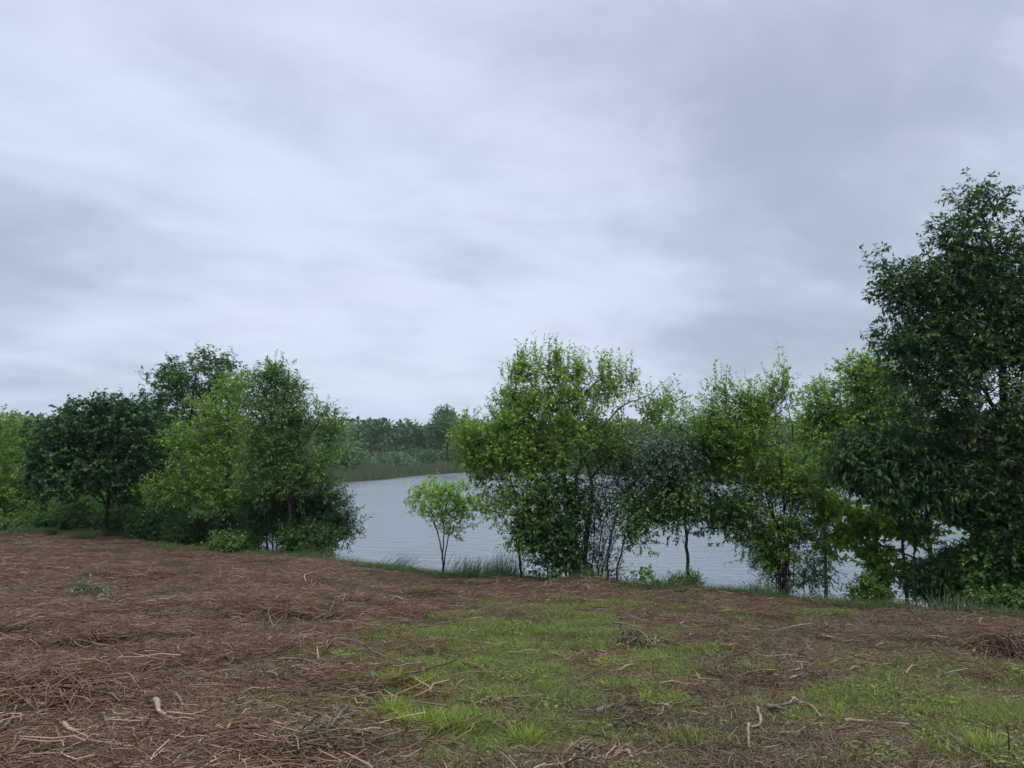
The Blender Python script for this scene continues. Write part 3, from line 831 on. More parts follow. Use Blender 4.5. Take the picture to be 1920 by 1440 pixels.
plant('tall_seedling', 'bright heart leaved seedling on the bank between the thicket and the slender tree', 'plant', 14.4, 1208,
      [([(1208, 'g'), (1206, 1090), (1209, 1065)], .006, .003), ([(1200, 'g'), (1190, 1095), (1184, 1080)], .005, .003), ([(1212, 'g'), (1222, 1095), (1226, 1082)], .005, .003)],
      [(1208, 1075, 15, 14), (1190, 1090, 14, 10), (1220, 1100, 18, 14), (1200, 1110, 22, 9)], 19, 'light', 'bark', tips=46, per=2, nl=7, leaf=.06, aspect=.8, length=(.06, .16), scatter=.03,
      first_part='stem', stem_part='stem', part='leaves', crown_from=.1)

#  ---- right group
plant('cherry_tree', 'very tall dark tree with bronze shoot tips filling the right edge', 'tree', 12.4, 1885,
      [([(1903, 'g'), (1905, 1080), (1900, 1000), (1893, 900), (1885, 800), (1880, 700), (1872, 600), (1865, 500), (1850, 420)], .13, .025), ([(1888, 820), (1850, 740), (1800, 680), (1740, 640), (1690, 640)], .045, .012),
       ([(1880, 700), (1840, 620), (1780, 560), (1720, 530)], .04, .012), ([(1890, 860), (1940, 760), (1990, 680)], .05, .015), ([(1897, 950), (1850, 900), (1780, 880), (1700, 870)], .04, .012),
       ([(1875, 620), (1910, 540), (1920, 460)], .03, .01), ([(1930, 'g', .5), (1932, 1000), (1945, 900), (1960, 800)], .06, .02), ([(1868, 560), (1820, 500), (1790, 450)], .025, .009)],
      [(1835, 399, 42, 34), (1880, 424, 45, 36), (1800, 444, 40, 30), (1860, 484, 80, 40), (1790, 534, 70, 38), (1720, 529, 50, 26), (1690, 559, 34, 28), (1750, 594, 80, 36), (1850, 584, 90, 50),
       (1700, 639, 62, 26), (1780, 650, 90, 40), (1880, 660, 80, 50), (1650, 650, 28, 12), (1740, 720, 90, 44), (1850, 750, 110, 50), (1960, 574, 70, 90), (1980, 720, 80, 100), (1950, 454, 50, 50),
       (1720, 790, 90, 40), (1840, 840, 110, 50), (1960, 880, 90, 80), (1660, 800, 60, 40), (1840, 910, 80, 40), (1665, 514, 10, 18), (1820, 364, 12, 10), (1655, 494, 6, 8), (1860, 369, 10, 10)], 20, 'cherry', 'bark_dark',
      tips=2900, per=4, nl=8, leaf=.092, aspect=.44, length=(.16, .34), hang=.32, up=.25, gap=.385, twig_r=.0038)
plant('sumac_tree', 'slim trunked tree with drooping dark leaves beside the open water', 'tree', 12.9, 1700,
      [([(1702, 'g'), (1697, 1080), (1692, 1030), (1689, 980), (1684, 930), (1680, 890)], .035, .016), ([(1688, 960), (1660, 925), (1630, 905)], .012, .006), ([(1684, 935), (1710, 905), (1740, 890)], .014, .007), ([(1681, 900), (1650, 860), (1620, 830)], .014, .007)],
      [(1640, 840, 56, 34), (1690, 860, 70, 36), (1620, 880, 58, 24), (1700, 900, 66, 28), (1755, 880, 46, 40), (1600, 855, 34, 26), (1655, 915, 50, 16)], 21, 'deep', 'bark_dark',
      tips=520, per=4, nl=9, leaf=.115, aspect=.30, hang=.7, up=.0, length=(.16, .32), gap=.26)
plant('young_tree', 'thin dark pole of a tree just right of the slim trunk', 'tree', 13.4, 1716,
      [([(1718, 'g'), (1716, 1060), (1714, 980), (1713, 900)], .022, .012)], [(1715, 890, 36, 26), (1722, 940, 18, 16), (1725, 1000, 14, 14)], 22, 'dark', 'bark_dark', tips=70, leaf=.09, aspect=.45)
plant('sycamore_tree', 'broad leaved tree with long low branches reaching left over the water', 'tree', 14.0, 1742,
      [([(1742, 'g'), (1743, 1060), (1741, 1000), (1740, 950), (1735, 900)], .06, .03), ([(1738, 1055), (1700, 1040), (1640, 1018), (1595, 1000), (1550, 978), (1520, 965)], .020, .007),
       ([(1741, 1000), (1760, 985), (1800, 970)], .025, .01), ([(1690, 1040), (1650, 1050), (1620, 1060)], .009, .004), ([(1742, 985), (1710, 950), (1670, 930), (1620, 940), (1570, 950)], .016, .006), ([(1741, 960), (1775, 940), (1790, 930)], .02, .008)],
      [(1560, 945, 34, 14), (1590, 1005, 36, 12), (1620, 1000, 34, 16), (1645, 1050, 34, 24), (1600, 965, 26, 10), (1660, 985, 40, 18), (1680, 940, 40, 22), (1545, 970, 20, 16), (1550, 1030, 16, 12), (1720, 1000, 30, 22), (1655, 1090, 18, 18),
       (1790, 960, 44, 26), (1610, 968, 8, 22), (1700, 1070, 24, 16)], 23, 'yellow', 'bark_dark', tips=360, per=3, nl=6, leaf=.10, aspect=.85, length=(.12, .26), hang=.2, up=.1, scatter=.06, gap=.26)
RS = 'shrubs at the foot of the right hand trees'
for i, (px, py, rx, ry, D, mt, leaf, asp, lab) in enumerate([
        (1740, 1095, 34, 34, 12.9, 'deep', .06, .5, 'dense dark bush right of the slim trunk'),
        (1790, 1075, 32, 40, 12.8, 'dark', .14, .14, 'bush of long strap like leaves beside the dark bush'),
        (1850, 1060, 42, 50, 12.5, 'mid', .08, .6, 'leafy shrub below the tall dark tree'),
        (1895, 1010, 50, 70, 12.3, 'dark', .08, .6, 'dark shrub at the right edge against the big trunk'),
        (1880, 1120, 60, 22, 12.2, 'mid', .06, .6, 'low green ground ivy at the right edge of the bank'),
        (1628, 1112, 24, 18, 13.1, 'mid', .06, .6, 'small bush alone at the gap before the slim trunk'),
        (1830, 950, 44, 34, 13.0, 'dark', .09, .5, 'dark hanging shrub crown under the tall dark tree'),
        (1970, 1040, 60, 80, 12.6, 'dark', .09, .5, 'shrub beyond the right edge'),
        (1290, 1095, 22, 8, 14.3, 'mid', .05, .5, 'small weeds round the foot of the slender tree')]):
    plant('bank_shrub', lab, 'shrub', D, px, [([(px - 4, 'g'), (px - 8, py + ry * .3), (px - 10, py - ry * .3)], .012, .006), ([(px + 6, 'g'), (px + 10, py + ry * .3), (px + 14, py - ry * .2)], .012, .006)],
          [(px, py, rx, ry), (px - rx * .5, py + ry * .4, rx * .5, ry * .5), (px + rx * .5, py + ry * .4, rx * .5, ry * .5)], 80 + i, mt, 'bark_dark',
          tips=int(50 + rx * ry * .09), per=4, nl=8, leaf=leaf, aspect=asp, first_part='stem', stem_part='stem', part='foliage', group=RS, crown_from=.1, length=(.1, .25), scatter=.07, gap=.2)
print('leaves', STAT)


# ------------------------------------------------------------------ far shore
def far_proto(seed, h, w, leaf, n, mat, shape='tree', bark='bark'):
    """(trunk mesh, crown mesh) about the foot at the origin"""
    rng = np.random.default_rng(seed)
    nb = 9 if shape == 'tree' else 7
    c = []
    for k in range(nb):
        a = rng.random() * 6.28; rr = rng.random() ** .6
        zz = h * (rng.uniform(.38, .86) if shape == 'tree' else rng.uniform(.25, .62))
        env = (1 - ((zz / h - .55) / .6) ** 2) if shape == 'tree' else 1.0
        c.append((np.array([math.cos(a) * w * .34 * rr * env, math.sin(a) * w * .34 * rr * env, zz]), w * rng.uniform(.17, .3), h * rng.uniform(.11, .2) if shape == 'tree' else h * rng.uniform(.22, .4)))
    if shape == 'cone':
        c = [(np.array([0, 0, h * q]), w * .5 * (1.05 - q) ** .7, h * .16) for q in (.15, .3, .45, .6, .75, .88)]
    which = rng.integers(0, len(c), n)
    u = nrm(rng.normal(size=(n, 3)) + np.array([0, 0, .25]))
    r = rng.random(n) ** .33
    R = np.array([[q[1], q[1], q[2]] for q in c])
    P = np.array([q[0] for q in c])[which] + u * r[:, None] * R[which]
    P[:, 2] = np.maximum(P[:, 2], .1)
    a = nrm(u * .6 + rng.normal(0, .6, P.shape)); nn = nrm(np.array([0, 0, 1.]) + rng.normal(0, .6, P.shape))
    L = leaf * rng.uniform(.6, 1.3, n)
    V, F = leaf_arrays(P, a, nn, L, L * .8)
    tint = np.clip(rng.normal(.42, .15, n) + rng.normal(0, .12, len(c))[which], 0, 1)
    cm = mesh_np('crown', V, F, 3, tint=np.repeat(tint, 4), mats=[M[mat]])
    pv, pf, off = [], [], 0
    L0 = smoothline([(0, 0, -.2), (w * .02, 0, h * .3), (-w * .02, w * .02, h * .6), (0, 0, h * .85)], .6)
    for pl, r0 in [(L0, h * .016)] + [(smoothline([L0[len(L0) // 3], (L0[len(L0) // 3] + q[0]) / 2 + np.array([0, 0, -.1]), q[0]], .6), h * .007) for q in c[:6]]:
        v, f = tube(pl, np.linspace(r0, r0 * .3, len(pl)), 5)
        pv.append(v); pf.append(f + off); off += len(v)
    tm = mesh_np('trunk', np.vstack(pv), np.vstack(pf), 4, smooth=True, mats=[M[bark]])
    return tm, cm


USED = set()


def place_far(name, protos, k, x, y, s, rz, label, cat, group, part='crown', stem='trunk'):
    if label in USED: return
    USED.add(label)
    t = thing(name, (x, y, gz(x, y) - .1), label, cat, group)
    t.rotation_euler = (0, 0, rz); t.scale = (s, s, s)
    tm, cm = protos[k]
    link(stem, tm, t); c = link(part, cm, t); c['kind'] = 'stuff'
    return t


rng = np.random.default_rng(77)
shr = [far_proto(100, 3.6, 6, .28, 2600, 'far_green', 'shrub'), far_proto(101, 3.4, 7, .26, 2600, 'far_silver', 'shrub'), far_proto(102, 4.2, 6.5, .3, 2600, 'far_green', 'shrub'), far_proto(103, 3.2, 6, .28, 2400, 'far', 'shrub')]
ftr = [far_proto(110, 8.5, 7, .36, 2800, 'far', 'tree'), far_proto(111, 9.5, 6, .36, 2800, 'far_olive', 'tree'), far_proto(112, 8, 7.5, .36, 2800, 'far_olive', 'tree'), far_proto(113, 9, 6.5, .36, 2800, 'far_green', 'tree')]


def shore_pt(s, off):
    """point at fraction s along the far shore, off metres inland"""
    seg = np.linalg.norm(np.diff(FAR_SHORE, axis=0), axis=1); cs = np.concatenate([[0], np.cumsum(seg)])
    d = s * cs[-1]; i = min(np.searchsorted(cs, d, 'right') - 1, len(seg) - 1)
    t = (d - cs[i]) / seg[i]; p = FAR_SHORE[i] * (1 - t) + FAR_SHORE[i + 1] * t
    e = (FAR_SHORE[i + 1] - FAR_SHORE[i]) / seg[i]
    nrmv = np.array([e[1], -e[0]])
    q = p + nrmv * 2
    if lake_sdf(np.array([q[0]]), np.array([q[1]]))[0] > 0: nrmv = -nrmv
    return p + nrmv * off


SEEN = [(-9999, 'far behind the left edge'), (430, 'behind the tall dark left tree'), (560, 'behind the thin straight trunk'), (640, 'at the left end of the open gap'), (685, 'left of the middle of the open gap'),
        (730, 'in the middle of the open gap'), (765, 'below the black conifer'), (810, 'below the lone tall tree'), (850, 'behind the left limbs of the tangled tree'), (930, 'above the small dark stem'), (1000, 'behind the vine'),
        (1080, 'behind the tangled trunk'), (1150, 'behind the thicket'), (1220, 'behind the silvery shrub'), (1290, 'behind the slender tree'), (1360, 'left behind the fan shaped tree'), (1440, 'straight behind the fan shaped tree'),
        (1520, 'behind the narrow leaved shrub'), (1590, 'behind the left branches of the sycamore'), (1660, 'behind the slim trunk'), (1740, 'behind the broad leaved tree'), (1830, 'behind the tall right tree'), (1930, 'beyond the right edge')]


def seen(x, y, row):
    px = proj(x, y, 0)[0]
    w = [b for a, b in SEEN if px >= a][-1]
    return w + (', front row' if row == 0 else ', second row' if row == 1 else ', back row')


SHL = {0: 'rounded green far shrub ', 1: 'pale silvery far shrub ', 2: 'tall deep green far shrub ', 3: 'dull low far shrub '}
n_sh = 46
for i in range(n_sh):
    row = i % 2
    p = shore_pt((i + .5) / n_sh * .95 + .02, 6 + row * 6 + rng.uniform(-1, 1))
    if not 380 < proj(p[0], p[1], 0)[0] < 1980: continue
    k = int(rng.choice([0, 2, 0, 2, 3, 1, 0, 2]))
    place_far('shore_shrub', shr, k, p[0], p[1], rng.uniform(1.0, 1.4), rng.random() * 6.28, SHL[k] + seen(p[0], p[1], row), 'shrub', 'shrubs lining the far shore', 'foliage', 'stem')
for px, py, D, s in ((700, 0, 116, 1.15), (735, 0, 122, 1.2), (672, 0, 112, 1.0)):
    p = unproj(px, 870, D); place_far('shore_shrub', shr, 1, p[0], p[1], s, px, SHL[1] + seen(p[0], p[1], 2), 'shrub', 'shrubs lining the far shore', 'foliage', 'stem')
FTL = {0: 'leafy far tree ', 1: 'narrow olive far tree ', 2: 'wide olive far tree ', 3: 'fresh green far tree '}
n_ft = 120
for i in range(n_ft):
    row = i % 3
    p = shore_pt((i + .5) / n_ft * .98 + .01, 17 + row * 7 + rng.uniform(-2, 2))
    if not 380 < proj(p[0], p[1], 0)[0] < 1980: continue
    k = int(rng.integers(0, 4))
    place_far('far_tree', ftr, k, p[0], p[1], rng.uniform(.72, .95) * (.70 + .12 * row), rng.random() * 6.28, FTL[k] + seen(p[0], p[1], row), 'tree', 'trees of the far wood')
cot = far_proto(120, 14.5, 11.5, .42, 6800, 'far_green', 'tree')
p = unproj(838, 850, 163)
place_far('cottonwood_tree', [cot], 0, p[0], p[1], 1.0, 1.0, 'lone tall rounded tree standing above the far wood', 'tree', None)
ced = far_proto(121, 6.0, 5.6, .3, 3800, 'deep', 'cone')
p = unproj(787, 850, 152)
place_far('cedar_tree', [ced], 0, p[0], p[1], 1.1, 0, 'nearly black rounded conifer on the far shore left of the tall tree', 'tree', None)


def far_wood():
    rng = np.random.default_rng(5)
    nT = 760; P, Tn = [], []
    ang = np.radians(rng.uniform(-40, 40, nT)); dist = rng.uniform(172, 330, nT)
    x, y = np.sin(ang) * dist, np.cos(ang) * dist
    h = rng.uniform(6.5, 10.5, nT) + (dist - 172) * .008
    zg = ground(x, y, False)
    m = 240
    u = nrm(rng.normal(size=(nT, m, 3)) + np.array([0, 0, .4])); r = rng.random((nT, m, 1)) ** .33
    ctr = np.stack([x, y, zg + h * .5], -1)[:, None]
    R = np.stack([h * .40, h * .40, h * .48], -1)[:, None]
    p = (ctr + u * r * R).reshape(-1, 3)
    a = nrm(u.reshape(-1, 3) + rng.normal(0, .6, p.shape)); nn = nrm(np.array([0, 0, 1.]) + rng.normal(0, .6, p.shape))
    L = rng.uniform(.7, 1.35, len(p))
    V, F = leaf_arrays(p, a, nn, L, L * .75)
    tint = np.clip(rng.normal(.42, .15, len(p)) + np.repeat(rng.normal(0, .15, nT), m), 0, 1)
    tag(link('distant_wood', mesh_np('distant_wood', V, F, 3, tint=np.repeat(tint, 4), mats=[M['far']])), 'hazy wood stretching along the horizon behind the far shore', 'wood', kind='stuff')


far_wood()


def blades(P, H, W, lean, rng, segs=3, bend=0.3, tint=None):
    """P foot points, H heights, W widths, lean (n,2) horizontal offset at the tip"""
    n = len(P)
    t = np.linspace(0, 1, segs + 1)
    a = rng.random(n) * math.pi; side = np.stack([np.cos(a), np.sin(a), np.zeros(n)], -1)
    c = P[:, None] + np.stack([lean[:, 0:1] * t ** 1.8, lean[:, 1:2] * t ** 1.8, H[:, None] * (t - bend * t ** 3 * np.minimum(1, np.linalg.norm(lean, axis=1) / H)[:, None])], -1)
    w = W[:, None] * (1 - t ** 1.5) * .5 + .0004
    V = np.stack([c + side[:, None] * w[..., None], c - side[:, None] * w[..., None]], 2)
    m = 2 * (segs + 1)
    j = np.arange(segs)
    q = np.stack([2 * j, 2 * j + 1, 2 * j + 3, 2 * j + 2], -1)
    F = (np.arange(n)[:, None, None] * m + q[None]).reshape(-1, 4)
    tn = tint if tint is not None else rng.random(n)
    tt = tn[:, None] + (t[None] - .5) * .25
    return V.reshape(-1, 3), F, np.clip(np.repeat(tt.reshape(-1), 2), 0, 1)


def reeds():
    rng = np.random.default_rng(9)
    n = 26000
    s = rng.random(n) * .8 + .02
    pts = np.array([shore_pt(q, o) for q, o in zip(s[:n // 8], rng.uniform(-1.2, 2.6, n // 8))])
    pts = np.repeat(pts, 8, 0) + rng.normal(0, .5, (n, 2))
    clump = fbm(pts[:, 0] * .12, pts[:, 1] * .12, 4, 2)
    keep = clump + .25 * (vnoise(pts[:, 0] * .9, pts[:, 1] * .9, 7) - .5) > .43
    pts = pts[keep]; clump = clump[keep]; n = len(pts)
    z = np.maximum(ground(pts[:, 0], pts[:, 1], False), WATER - .3)
    H = rng.uniform(1.0, 1.8, n) * (.5 + .9 * clump + .25 * vnoise(pts[:, 0] * .5, pts[:, 1] * .5, 6))
    V, F, t = blades(np.column_stack([pts, z]), H, rng.uniform(.04, .09, n), rng.normal(0, .18, (n, 2)), rng, 2,
                     tint=np.clip(rng.normal(.5, .14, n), 0, 1))
    tt = t.reshape(-1, 3, 2); tt[:, 0] = .08; tt[:, 2] = np.where(rng.random(len(tt))[:, None] < .22, .98, .62)
    tag(link('reed_bed', mesh_np('reed_bed', V, F, 4, tint=tt.ravel(), mats=[M['reed']])), 'band of tall reeds with buff plumes along the far waterline', 'reeds', kind='stuff')


reeds()


# ------------------------------------------------------------------ ground litter and grass
def fibre_patch(seed, R, n, lmin, lmax, rad, tint_mu, tint_sd, flat=.04, curve=.35, up=.12, lift=.0):
    rng = np.random.default_rng(seed)
    r = R * np.sqrt(rng.random(n)); a = rng.random(n) * 6.283
    L = lmin + (lmax - lmin) * rng.random(n) ** 2.2
    th = rng.random(n) * 6.283 if seed % 2 else rng.normal(.5, .9, n)
    el = rng.normal(0, up, n)
    d = np.stack([np.cos(th) * np.cos(el), np.sin(th) * np.cos(el), np.sin(el)], -1)
    s = np.stack([-np.sin(th), np.cos(th), np.zeros(n)], -1)
    c = np.stack([r * np.cos(a), r * np.sin(a), lift + flat * rng.random(n) ** 1.5], -1)
    k = rng.normal(0, curve, n)
    seg = 3
    t = np.linspace(-.5, .5, seg + 1)
    P = c[:, None] + d[:, None] * (L[:, None] * t)[..., None] + s[:, None] * ((k * L)[:, None] * (t ** 2 - .08))[..., None]
    P[..., 2] += (rng.normal(0, .008, P.shape[:2]))
    radv = rad * rng.uniform(.5, 1.5, n) * (.6 + L / lmax)
    b = np.cross(d, s)
    th3 = np.arange(3) * 2.094
    ring = np.cos(th3)[None, :, None] * s[:, None] + np.sin(th3)[None, :, None] * b[:, None]
    tp = np.array([.75, 1, .9, .5])
    V = P[:, :, None] + ring[:, None] * (radv[:, None] * tp)[:, :, None, None]
    j = np.arange(3); q = []
    for i in range(seg):
        q.append(np.stack([i * 3 + j, i * 3 + (j + 1) % 3, (i + 1) * 3 + (j + 1) % 3, (i + 1) * 3 + j], -1))
    q = np.concatenate(q)
    F = (np.arange(n)[:, None, None] * (3 * (seg + 1)) + q[None]).reshape(-1, 4)
    tint = np.clip(rng.normal(tint_mu, tint_sd, n), 0, 1)
    tint[rng.random(n) < .012] = .97
    return V.reshape(-1, 3), F, np.repeat(tint, 3 * (seg + 1))


def grass_patch(seed, R, n, h, w, lean=.6, tint_mu=.5):
    rng = np.random.default_rng(seed)
    r = R * np.sqrt(rng.random(n)); a = rng.random(n) * 6.283
    P = np.stack([r * np.cos(a), r * np.sin(a), np.full(n, -.01)], -1)
    H = h * rng.uniform(.4, 1.2, n)
    le = rng.normal(0, lean, (n, 2)) * H[:, None]
    return blades(P, H, w * rng.uniform(.6, 1.3, n), le, rng, 3, tint=np.clip(rng.normal(tint_mu, .2, n), 0, 1))


def broad_patch(seed, R, n, leaf):
    rng = np.random.default_rng(seed)
    r = R * np.sqrt(rng.random(n)); a = rng.random(n) * 6.283
    P = np.stack([r * np.cos(a), r * np.sin(a), .005 + .04 * rng.random(n)], -1)
    th = rng.random(n) * 6.283
    d = np.stack([np.cos(th), np.sin(th), rng.uniform(0, .6, n)], -1); d = nrm(d)
    nn = nrm(np.array([0, 0, 1.]) + rng.normal(0, .3, P.shape))
    L = leaf * rng.uniform(.6, 1.3, n)
    V, F = leaf_arrays(P, d, nn, L, L * .6)
    return V, F, np.repeat(np.clip(rng.normal(.5, .2, n), 0, 1), 4)


def src(name, V, F, t, mat):
    me = mesh_np(name, V, F, F.shape[1], tint=t, mats=[M[mat]])
    return bpy.data.objects.new(name + '_source', me)      # only used by the geometry nodes below


def scatter(name, label, cat, sources, P, rot, scl, idx):
    me = bpy.data.meshes.new(name)
    me.vertices.add(len(P)); me.vertices.foreach_set('co', np.ascontiguousarray(P, dtype=np.float32).ravel())
    for nm, typ, arr in (('rot', 'FLOAT_VECTOR', rot), ('scl', 'FLOAT', scl), ('which', 'INT', idx)):
        at = me.attributes.new(nm, typ, 'POINT')
        if typ == 'FLOAT_VECTOR': at.data.foreach_set('vector', np.ascontiguousarray(arr, dtype=np.float32).ravel())
        else: at.data.foreach_set('value', np.ascontiguousarray(arr, dtype=np.int32 if typ == 'INT' else np.float32))
    me.update()
    o = link(name, me)
    g = bpy.data.node_groups.new(name, 'GeometryNodeTree')
    g.interface.new_socket('Geometry', in_out='INPUT', socket_type='NodeSocketGeometry')
    g.interface.new_socket('Geometry', in_out='OUTPUT', socket_type='NodeSocketGeometry')
    N, L = g.nodes, g.links
    gi, go = N.new('NodeGroupInput'), N.new('NodeGroupOutput')
    iop = N.new('GeometryNodeInstanceOnPoints')
    iop.inputs['Pick Instance'].default_value = True
    jn = N.new('GeometryNodeJoinGeometry')
    for s in reversed(sources):
        oi = N.new('GeometryNodeObjectInfo'); oi.inputs[0].default_value = s; oi.inputs['As Instance'].default_value = True
        L.new(oi.outputs['Geometry'], jn.inputs[0])
    def attr(nm, t):
        a = N.new('GeometryNodeInputNamedAttribute'); a.data_type = t; a.inputs[0].default_value = nm
        return a.outputs[0]
    L.new(gi.outputs[0], iop.inputs['Points']); L.new(jn.outputs[0], iop.inputs['Instance'])
    L.new(attr('which', 'INT'), iop.inputs['Instance Index']); L.new(attr('scl', 'FLOAT'), iop.inputs['Scale'])
    L.new(attr('rot', 'FLOAT_VECTOR'), iop.inputs['Rotation'])
    L.new(iop.outputs[0], go.inputs[0])
    md = o.modifiers.new('scatter', 'NODES'); md.node_group = g
    tag(o, label, cat, kind='stuff')
    return o


def land_points(n, rng, ymin=2.6, ymax=27, power=1.0, margin=1.5):
    """points on the clearing, denser near the viewer"""
    q = rng.random(n)
    y = ymin * (ymax / ymin) ** (q ** power)
    x = rng.uniform(-1, 1, n) * (y * .72 + margin)
    by, _ = brow(x)
    ok = y < by + .25
    x, y = x[ok], y[ok]
    z = ground(x, y)
    return x, y, z


def slope_rot(x, y, z, rng):
    e = .25
    sx = (ground(x + e, y, False) - ground(x - e, y, False)) / (2 * e); sy = (ground(x, y + e, False) - ground(x, y - e, False)) / (2 * e)
    # spin first is what we want, tilt is small: an Euler XYZ with the tilt expressed in the world axes after the spin
    out = np.zeros((len(x), 3))
    sp = rng.random(len(x)) * 6.283
    from mathutils import Matrix
    for i in range(len(x)):
        nv = Vector((-sx[i], -sy[i], 1)).normalized()
        qd = Vector((0, 0, 1)).rotation_difference(nv).to_matrix() @ Matrix.Rotation(sp[i], 3, 'Z')
        out[i] = qd.to_euler()
    return out


def litter():
    rng = np.random.default_rng(31)
    A = [src('red_litter', *fibre_patch(201 + i, .42, 430, .04, .30, .0022, .5, .2, flat=.05), 'straw') for i in range(3)]
    A += [src('chip_litter', *fibre_patch(210, .42, 260, .03, .14, .0032, .55, .22, flat=.03, curve=.1), 'straw')]
    x, y, z = land_points(5200, rng)
    g = grassy(x, y, z)
    px, py = proj(x, y, z)
    red = sstep(-(px - 760) / 400 + (fbm(x * .8, y * .8, 8, 3) - .5) * 2.2, -.4, .5)
    red = np.maximum(red, sstep(py, 1175, 1120) * .8)
    k = (fbm(x * 1.9, y * 1.9, 91, 3) > .36) & (rng.random(len(x)) > g * .9) & (rng.random(len(x)) < .15 + red)
    scatter('mulch_litter', 'reddish brown shredded brush litter covering the left of the clearing', 'mulch', A, np.column_stack([x, y, z])[k], slope_rot(x[k], y[k], z[k], rng),
            rng.uniform(.75, 1.25, k.sum()), rng.integers(0, 4, k.sum()))
    B = [src('dull_litter', *fibre_patch(221 + i, .42, 430, .03, .18, .0018, .5, .2, flat=.035, up=.3), 'straw_grey') for i in range(3)]
    x, y, z = land_points(4600, rng)
    g = grassy(x, y, z); px, py = proj(x, y, z)
    red = sstep(-(px - 760) / 400 + (fbm(x * .8, y * .8, 8, 3) - .5) * 2.2, -.4, .5)
    k = (fbm(x * 1.9, y * 1.9, 92, 3) > .36) & (rng.random(len(x)) > g * .85) & (rng.random(len(x)) > red * .85)
    scatter('dead_grass_litter', 'dull brown dead grass and thatch over the right of the clearing', 'dead grass', B, np.column_stack([x, y, z])[k], slope_rot(x[k], y[k], z[k], rng),
            rng.uniform(.75, 1.2, k.sum()), rng.integers(0, 3, k.sum()))
    # pale straw strewn along the brow
    Cc = [src('pale_straw', *fibre_patch(231 + i, .5, 150, .05, .34, .0028, .55, .25, flat=.06, up=.2), 'straw_tan') for i in range(2)]
    n = 240
    x = np.concatenate([rng.uniform(-9, 9.5, n // 2), rng.uniform(1.2, 8, n // 2)]); by, _ = brow(x); y = by - rng.random(len(x)) ** 1.4 * 1.6 + .1
    z = ground(x, y)
    scatter('pale_straw', 'pale dry straw strewn along the top of the bank', 'straw', Cc, np.column_stack([x, y, z + .01]), slope_rot(x, y, z, rng), rng.uniform(.6, 1.1, len(x)), rng.integers(0, 2, len(x)))
    # scattered big fibres everywhere
    D = [src('long_fibre', *fibre_patch(241 + i, .7, 22, .15, .5, .0036, .55, .22, flat=.09, up=.15, curve=.7), 'straw') for i in range(3)]
    x, y, z = land_points(520, rng)
    px, py = proj(x, y, z)
    k = rng.random(len(x)) < np.where(px < 900, .95, .4)
    scatter('strewn_twigs', 'loose thin twigs strewn over the mulch', 'twigs', D, np.column_stack([x, y, z + .01])[k], slope_rot(x[k], y[k], z[k], rng), rng.uniform(.7, 1.2, k.sum()), rng.integers(0, 3, k.sum()))


def grasses():
    rng = np.random.default_rng(41)
    A = [src('short_grass', *grass_patch(301 + i, .20, 190, .075, .0050, .7), 'grass') for i in range(3)]
    A += [src('bright_grass', *grass_patch(311 + i, .18, 130, .085, .0055, .6), 'grass_bright') for i in range(2)]
    A += [src('clover', *broad_patch(321 + i, .16, 120, .028), m) for i, m in enumerate(('grass', 'grass_bright'))]
    x, y, z = land_points(27000, rng)
    g = grassy(x, y, z); px, py = proj(x, y, z)
    k = rng.random(len(x)) < g * .9 + .035 * (px > 600)
    x, y, z = x[k], y[k], z[k]; px, py = px[k], py[k]
    brt = sstep(fbm(x * .9, y * .9, 51, 3) + .5 * np.exp(-(((px - 950) / 330) ** 2 + ((py - 1300) / 110) ** 2)), .5, .8)
    r = rng.random(len(x))
    idx = np.where(r < .18, rng.integers(5, 7, len(x)), np.where(rng.random(len(x)) < brt * .8, rng.integers(3, 5, len(x)), rng.integers(0, 3, len(x))))
    scl = rng.uniform(.6, 1.2, len(x))
    scatter('short_grass', 'patches of short fresh green grass coming through the mulch', 'grass', A, np.column_stack([x, y, z]), slope_rot(x, y, z, rng), scl, idx)
    # rougher growth along the bank
    Bk = [src('bank_grass', *grass_patch(331 + i, .28, 150, .24, .007, .55), 'grass_dark') for i in range(2)] + [src('bank_weeds', *broad_patch(341, .28, 260, .06), 'grass_dark')]
    n = 2200
    x = rng.uniform(-22, 10, n); by, _ = brow(x); y = by + rng.normal(0, .27, n) - np.where(x > -3, .78, .40)
    w = fbm(x * .9, y * .3, 61, 2)
    k = (w > np.where(x < -8, .55, .36)) & (y > by - 2.2 * w)
    x, y = x[k], y[k]; z = ground(x, y)
    z = np.where(Bk is None, z, z)
    scatter('bank_grass', 'rough green grass and weeds along the top of the bank', 'grass', Bk, np.column_stack([x, y, z]), slope_rot(x, y, z, rng), rng.uniform(.45, 1.05, len(x)), rng.integers(0, 3, len(x)))


litter()
grasses()


# ------------------------------------------------------------------ tall grass and reed clumps on the bank
def clump(name, label, cat, px, D, n, h, w, lean, wind, mat, seed, group, spread=.25, head=0):
    rng = np.random.default_rng(seed)
    x = unproj(px, 1080, D)[0]
    org = np.array([x, D, gz(x, D)])
    t = thing(name, org, label, cat, group)
    P = np.column_stack([rng.normal(0, spread, n), rng.normal(0, spread * .6, n), np.zeros(n)])
    P[:, 2] = ground(P[:, 0] + x, P[:, 1] + D) - org[2] - .02
    H = h * rng.uniform(.45, 1.1, n)
    le = (rng.normal(0, lean, (n, 2)) + np.array(wind)) * H[:, None]
    V, F, tt = blades(P, H, w * rng.uniform(.6, 1.3, n), le, rng, 4, tint=np.clip(rng.normal(.5, .22, n), 0, 1))
    b = link('blades', mesh_np('blades', V, F, 4, tint=tt, mats=[M[mat]]), t); b['kind'] = 'stuff'
    return t


